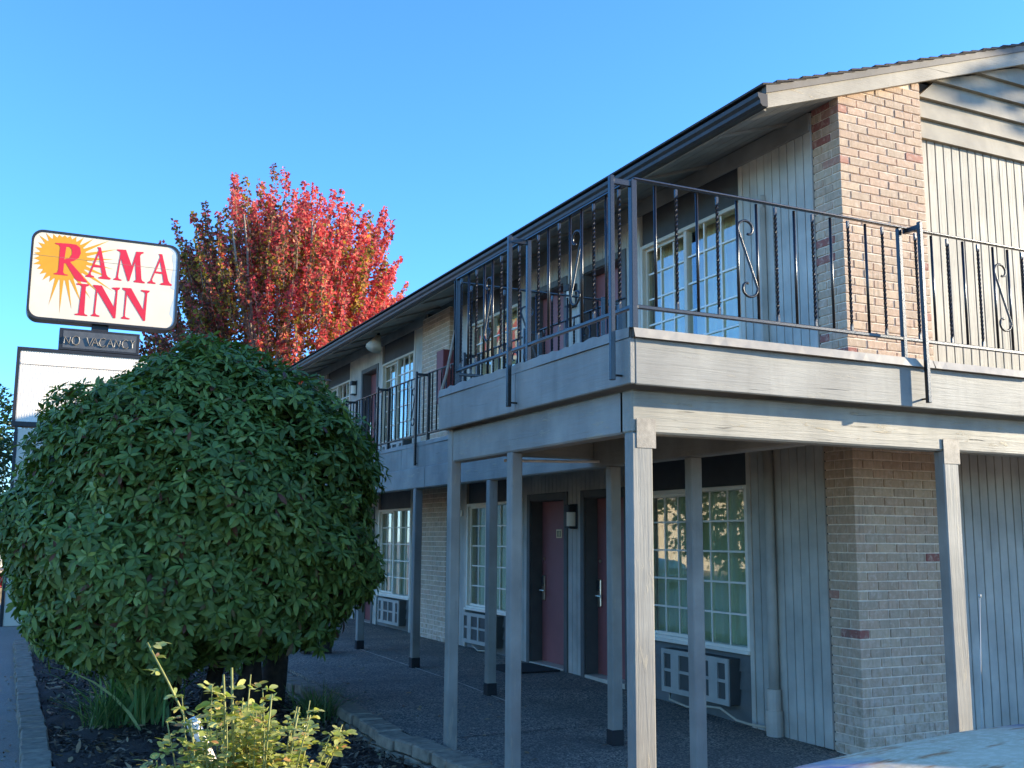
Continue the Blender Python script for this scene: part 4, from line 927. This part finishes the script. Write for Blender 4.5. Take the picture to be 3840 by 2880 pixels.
# ------------------------------------------------------------------ trees
def maple(loc):
    T = empty('maple_tree', loc, 'upright maple with fiery red autumn leaves behind the sign and roof', 'tree')
    bx0, by0, _ = loc; rg = np.random.default_rng(21); m = MB(); rr = random.Random(3)
    H = 12.5; CZ, RZ, RXY = 7.6, 4.95, 3.95
    m.tube([(bx0, by0, -.1), (bx0+.02, by0, 1.2), (bx0, by0+.05, 2.4)], .26, 12, True, .2); m.build('trunk', 'bark_grey', T, None, True)
    stems = []
    for i in range(15):
        a = 2*math.pi*i/15+rr.uniform(-.2, .2); sp = rr.uniform(.35, 1.0)
        top = Vector((bx0+math.cos(a)*RXY*.78*sp, by0+math.sin(a)*RXY*.78*sp, CZ+RZ*.80*math.sqrt(max(.05, 1-(sp*.86)**2))))
        p0 = Vector((bx0, by0, 2.0+rr.uniform(-.3, .5))); pts = []
        for j in range(9):
            t = j/8; h = t**.9; pts.append(Vector((p0.x+(top.x-p0.x)*t**.75+rr.uniform(-.05, .05), p0.y+(top.y-p0.y)*t**.75+rr.uniform(-.05, .05), p0.z+(top.z-p0.z)*h)))
        stems.append(pts); m = MB(); m.tube(pts, .095, 7, True, .022); m.build('limb', 'bark_grey', T, None, True)
    # shoots: upswept leafy twigs
    groups = {'maple_red': [], 'maple_dark': [], 'maple_green': []}; tw = MB()
    LTm = leaf_template(1, .9, .12, .2, ((0, .25), (.4, 1), (1, .08)))
    n = 0
    while n < 1000:
        u = rg.normal(0, 1, 3); u /= np.linalg.norm(u); rad = rg.uniform(.2, 1.0)**.36
        if u[2] < -.72: continue
        wz = RZ if u[2] > 0 else RZ*1.05
        lump = 1+.10*math.sin(u[0]*6+2)*math.sin(u[1]*5)*.7+.06*math.sin(u[0]*11+u[2]*9)
        shp = RXY*(1 if u[2] > 0 else 1.0)
        tip = np.array([bx0+u[0]*shp*rad*lump, by0+u[1]*shp*rad*lump, CZ+u[2]*wz*rad*lump*(.98)])
        outw = np.array([u[0], u[1], 0])*.34; d = np.array([0, 0, 1.])+outw*(.4+rad)+rg.normal(0, .10, 3); d /= np.linalg.norm(d)
        L = rg.uniform(.9, 1.75); st = tip-d*L
        if st[2] < 2.4: continue
        n += 1
        # outer shoots turned red; sunlit right and darker shaded left painted into leaf colours
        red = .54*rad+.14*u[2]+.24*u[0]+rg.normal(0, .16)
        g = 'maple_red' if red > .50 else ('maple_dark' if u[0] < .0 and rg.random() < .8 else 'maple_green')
        groups[g].append((st, d, L, rad))
        tw.tube([tuple(st), tuple(st+d*L*.5+rg.normal(0, .02, 3)), tuple(tip)], .011, 4, False, .004)
    tag(tw.build('twigs', 'bark_grey', T), kind='stuff')
    acc = {g: ([], []) for g in groups}
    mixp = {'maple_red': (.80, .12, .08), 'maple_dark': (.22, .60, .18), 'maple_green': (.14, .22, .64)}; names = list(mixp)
    for g, lst in groups.items():
        for st, d, L, rad in lst:
            k = int(80*L); t = rg.uniform(.10, 1.02, k); w_ = .14*(1-.72*np.clip(t, 0, 1))+.03
            o = rg.normal(0, 1, (k, 3)); o /= np.linalg.norm(o, axis=1, keepdims=True)
            pp = st+d*(t*L)[:, None]+o*(w_*rg.uniform(.3, 1, k))[:, None]; dd = o+rg.normal(0, .4, (k, 3))+np.array([0, 0, -.25])
            # leaves turn from the shoot tips inwards
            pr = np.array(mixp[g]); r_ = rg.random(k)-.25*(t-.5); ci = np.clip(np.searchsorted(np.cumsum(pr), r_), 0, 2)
            for q in range(3): acc[names[q]][0].append(pp[ci == q]); acc[names[q]][1].append(dd[ci == q])
    for g in names:
        Pp = np.concatenate(acc[g][0]); Dd = np.concatenate(acc[g][1]); V, Q = scatter(LTm, frames(Dd, rg.normal(0, 1, Dd.shape)+np.array([0, 0, .6])), Pp, rg.uniform(.07, .115, len(Pp)))
        tag(put('crown_'+g.split('_')[1]+'_leaves', fastmesh('crown', V-np.array(loc), Q, g), T, loc), kind='stuff')
maple((.62, 23.0, -.1))
def leafy(name, loc, cz, rx, rz, n, label, seed, mat='tree_leaf', size=.12, trunk=True, group=None, cat='tree'):
    T = empty(name, loc, label, cat, group); rg = np.random.default_rng(seed)
    u = rg.normal(0, 1, (n, 3)); u /= np.linalg.norm(u, axis=1, keepdims=True); rad = rg.uniform(.35, 1, n)**.4
    lump = 1+.16*np.sin(u[:, 0]*5+seed)*np.sin(u[:, 1]*6)+.12*np.sin(u[:, 2]*8+u[:, 0]*7+seed)
    P = np.stack([u[:, 0]*rx*rad*lump, u[:, 1]*rx*rad*lump, cz-loc[2]+u[:, 2]*rz*rad*lump], 1)
    D = u+rg.normal(0, .7, (n, 3)); V, Q = scatter(leaf_template(1, .55, .15, .2, ((0, .3), (.45, 1), (1, .06))), frames(D, rg.normal(0, 1, D.shape)+np.array([0, 0, .8])), P, rg.uniform(.7, 1.3, n)*size)
    tag(put('crown', fastmesh('crown', V, Q, mat), T, loc), kind='stuff')
    rr = random.Random(seed); m = MB(); m.tube([(loc[0], loc[1], loc[2]-.1), (loc[0]+.05, loc[1], (cz+loc[2])/2), (loc[0], loc[1]+.1, cz+rz*.3)], .18*rx/2.5, 9, True, .04); m.build('trunk', 'bark', T, None, True)
    for i in range(6):
        a = rr.uniform(0, 6.28); m = MB(); m.tube([(loc[0], loc[1], cz-rz*.5), (loc[0]+math.cos(a)*rx*.4, loc[1]+math.sin(a)*rx*.4, cz), (loc[0]+math.cos(a)*rx*.65, loc[1]+math.sin(a)*rx*.65, cz+rz*.4)], .06, 6, True, .015); m.build('limb', 'bark', T, None, True)
leafy('leafy_tree', (-8.25, 21.5, -.1), 3.6, 2.25, 2.7, 16000, 'dark green leafy tree at the far left behind the white sign board', 31, size=.11)

# ------------------------------------------------------------------ vehicles
k = NT('faded_paint'); p = k.pos(); nz = k.noise(p, 2.6, 5, .6); nf = k.noise(k.pos((30, 30, 30)), 1., 5, .7)
g = k.n('NewGeometry'); sx = k.n('SeparateXYZ'); k.l(g.outputs['Position'], sx.inputs[0])
cl = k.ramp(nz, [(.3, (.42, .345, .24)), (.7, (.50, .43, .32))]); cl = k.mix(k.ramp(nf, [(.45, 0), (.62, .75)]), cl, (.56, .50, .40))
rs = k.noise(k.pos((2.2, 7, 3)), 1.5, 5, .62); cl = k.mix(k.ramp(rs, [(.57, 0), (.65, .85)]), cl, (.34, .14, .055)); bl = k.math('ADD', sx.outputs[0], k.math('MULTIPLY', k.noise(p, 3.5, 5, .6), .9)); cl = k.mix(k.ramp(k.math('ADD', k.math('MULTIPLY', bl, .5), 2.0), [(.24, 1), (.36, 0)]), cl, (.03, .10, .30))
sn = k.n('SeparateXYZ'); k.l(g.outputs['Normal'], sn.inputs[0]); side = k.ramp(sn.outputs[2], [(.60, 1), (.93, 0)])
cl = k.mix(side, cl, (.035, .10, .30)); k.col(cl); k.rough(.85); k.b.inputs['Specular IOR Level'].default_value = .2; k.bump(nf, .5, .003); MATS['faded_paint'] = k.m
simple('car_blue', (.03, .09, .27), .3, var=.1); simple('car_glass', (.01, .012, .014), .06, spec=.8); simple('tyre', (.015, .015, .015), .85); simple('rim', (.4, .4, .4), .35, metal=.8); simple('lens', (.6, .6, .58), .12); simple('red_lens', (.35, .01, .01), .2); simple('chrome', (.5, .5, .5), .15, metal=1.)
def car(name, loc, rot, label, body, hood, cat='car', tall=1.0, ant=False):
    """local +X = rearwards from the nose, built round the nose at ground level"""
    C_ = empty(name, loc, label, cat); C_.rotation_euler = (0, 0, rot)
    def part(nm, mb, mat, par=None, smooth=True):
        o = bpy.data.objects.new(nm, mb.mesh(nm, smooth=smooth)); COL.objects.link(o); o.data.materials.append(MATS[mat]); o.parent = par or C_; return o
    hw = .88
    def sec(u, ztop, wf=1., zb=.28):
        h = hw*wf; pr = [(.0, zb), (h*.86, zb), (h*.97, zb+.12), (h, .62), (h*.985, ztop-.13), (h*.94, ztop-.045), (h*.85, ztop-.008), (h*.6, ztop+.022), (h*.3, ztop+.034), (0, ztop+.038)]
        return [(u, v, z) for v, z in pr]+[(u, -v, z) for v, z in pr[-2:0:-1]]
    prof = [(0, .70, .80, .34), (.05, .84, .88, .3), (.16, .95, .93), (.34, 1.03, .965), (.6, 1.065, .985), (1.0, 1.095, 1.), (1.35, 1.115, 1.), (1.62, 1.12, 1.)]
    m = MB(); m.loft([sec(q[0], q[1]*tall, q[2], *(q[3:])) for q in prof]); part('front_body', m, hood)
    prof2 = [(1.625, 1.11, 1.), (2.4, 1.10, 1.), (3.4, 1.10, 1.), (4.0, 1.09, .99), (4.4, 1.05, .96), (4.58, .95, .9)]
    m = MB(); m.loft([sec(q[0], q[1]*tall-.02, q[2]) for q in prof2]); part('rear_body', m, body)
    def gs(u, z0, z1, w0, w1): return [(u, w0, z0), (u, w1, z1-.03), (u, w1*.85, z1), (u, 0, z1+.02), (u, -w1*.85, z1), (u, -w1, z1-.03), (u, -w0, z0)]
    zb = 1.07*tall; m = MB(); m.loft([gs(1.63, zb, zb+.03, .78, .78), gs(2.25, zb, zb+.42, .79, .64), gs(2.6, zb, zb+.46, .8, .66), gs(3.3, zb, zb+.45, .8, .66), gs(4.0, zb, zb+.03, .78, .76)]); part('cabin_glass', m, 'car_glass')
    m = MB(); m.loft([[(u, v*.66, zb+zz+.003) for v, zz in ((1.02, .385), (.86, .44), (0, .475), (-.86, .44), (-1.02, .385))] for u, zz in ((2.25, 0), (2.6, 0), (3.32, 0))], False, False); part('roof_panel', m, body)
    for v in (-1, 1):
        for u0 in (.82, 3.65):
            W_ = bpy.data.objects.new('wheel', None); COL.objects.link(W_); W_.parent = C_; W_.location = (u0, v*.80, .32)
            m = MB(); m.tube([(0, -.10, 0), (0, -.085, 0), (0, .085, 0), (0, .10, 0)], [.29, .32, .32, .29], 24); part('tyre', m, 'tyre', W_)
            m = MB(); m.tube([(0, v*.095, 0), (0, v*.112, 0)], [.2, .17], 18); part('rim', m, 'rim', W_)
        m = MB(); m.cbox(-.02, .1, v*.62-.16, v*.62+.16, .66, .80, .03); part('headlight', m, 'lens')
        m = MB(); m.cbox(4.46, 4.60, v*.66-.12, v*.66+.12, .72, .92, .03); part('tail_light', m, 'red_lens')
        m = MB(); m.cbox(2.3, 2.45, v*.92-.1, v*.92+.1, zb+.0, zb+.13, .03); part('mirror', m, body)
    m = MB(); m.cbox(-.09, .06, -.84, .84, .40, .56, .04); part('bumper', m, 'chrome'); m = MB(); m.cbox(4.5, 4.68, -.84, .84, .40, .56, .04); part('bumper', m, 'chrome')
    m = MB()
    for i in range(5): m.box(-.025, .02, -.42, .42, .60+i*.045, .62+i*.045)
    part('grille', m, 'black_plastic', None, False)
    if ant:
        m = MB(); m.tube([(1.50, .80, 1.06), (1.50, .80, 1.12), (1.53, .80, 1.60)], .0018, 6); m.tube([(1.53, .80, 1.60), (1.531, .80, 1.612)], .006, 6); part('antenna', m, 'ac_grey')
    return C_
car('parked_car', (-4.48, -4.47, -.1), 0, 'old blue car with a sun-bleached, rust-spotted hood in the near right corner', 'car_blue', 'faded_paint', 'car', 1.035, True)
simple('van_white', (.7, .7, .68), .3, var=.04); simple('suv_green', (.33, .42, .38), .3, var=.05); simple('car_red', (.35, .02, .02), .3)
car('parked_car', (-6.75, 41, -.1), R(90), 'white car parked far off at the left edge beyond the bush', 'van_white', 'van_white')
FT = empty('flower_tub', (-6.32, 25.5, -.1), 'small tub of red and white flowers far off at the left edge', 'flower tub')
m = MB(); m.tube([(-6.32, 25.5, -.1), (-6.32, 25.5, .3)], [.22, .3], 14); m.build('tub', 'concrete', FT)
_n = 500; _P = np.stack([RNG.normal(0, .16, _n), RNG.normal(0, .16, _n), .42+RNG.uniform(0, .35, _n)], 1); _V, _Q = scatter(leaf_template(1, .9, .1, .1, ((0, .4), (.5, 1), (1, .3))), frames(RNG.normal(0, 1, (_n, 3)), RNG.normal(0, 1, (_n, 3))), _P, RNG.uniform(.05, .09, _n))
tag(put('blossoms', fastmesh('blossoms', _V, _Q, 'maple_red'), FT, (-6.32, 25.5, -.1)), kind='stuff')
car('parked_car', (-15.5, 25.2, -.1), R(75), 'pale green car out in the lot, mirrored in the ground-floor window', 'suv_green', 'suv_green')

# ------------------------------------------------------------------ across the lot (seen in the window glass and at the left edge)
H_ = empty('shop_building', (-34, 30, -.1), 'low beige shop building across the parking lot', 'building')
simple('stucco', (.5, .46, .4), .9, var=.08); simple('roof_grey', (.12, .12, .13), .9)
bx('wall', -42, -32, 14, 52, -.1, 4.2, 'stucco', H_, 0); bx('roof', -42.6, -31.2, 13.4, 52.6, 4.2, 4.9, 'roof_grey', H_, 0)
for i in range(6): bx('window', -32.0, -31.95, 17+i*5.6, 20+i*5.6, .8, 2.8, 'car_glass', H_, 0)
for i, (x, y, cz, rx, rz) in enumerate(((-23, 30, 3.6, 3.6, 3.6), (-25, 20, 4.2, 3.6, 3.9), (-27, 54, 5.2, 4.4, 4.4), (-14, 66, 5., 4., 4.2), (-5, 72, 5., 4.4, 4.4))):
    leafy('lot_tree', (x, y, -.1), cz, rx, rz, 5200, ('low bushy green tree in front of the shop building', 'taller green tree left of the shop front', 'green tree at the far end of the shop building', 'green tree at the back of the lot, left of centre', 'green tree at the far back of the lot')[i], 40+i, size=.3)
leafy('shade_tree', (15, -4.0, -.1), 10.4, 1.1, 1.3, 420, 'slender sparse tree standing in the lot beyond the right end of the motel', 61, size=.30)

# fill light put into the colours: diffuse colours brightened and warmed against blue shade
WARM = (1.66, 1.41, 1.12, 1)
for _k, _m in MATS.items():
    if _k in ('glass', 'car_glass', 'lamp_glow'): continue
    _t = _m.node_tree
    for _n in [n for n in _t.nodes if n.type in ('BSDF_PRINCIPLED', 'BSDF_TRANSLUCENT')]:
        _i = _n.inputs[0]
        if _i.is_linked:
            _src = _i.links[0].from_socket; _x = _t.nodes.new('ShaderNodeMixRGB'); _x.blend_type = 'MULTIPLY'; _x.inputs[0].default_value = 1; _x.inputs[2].default_value = WARM
            _t.links.new(_src, _x.inputs[1]); _t.links.new(_x.outputs[0], _i)
        else: _i.default_value = [a*b for a, b in zip(_i.default_value, WARM)]
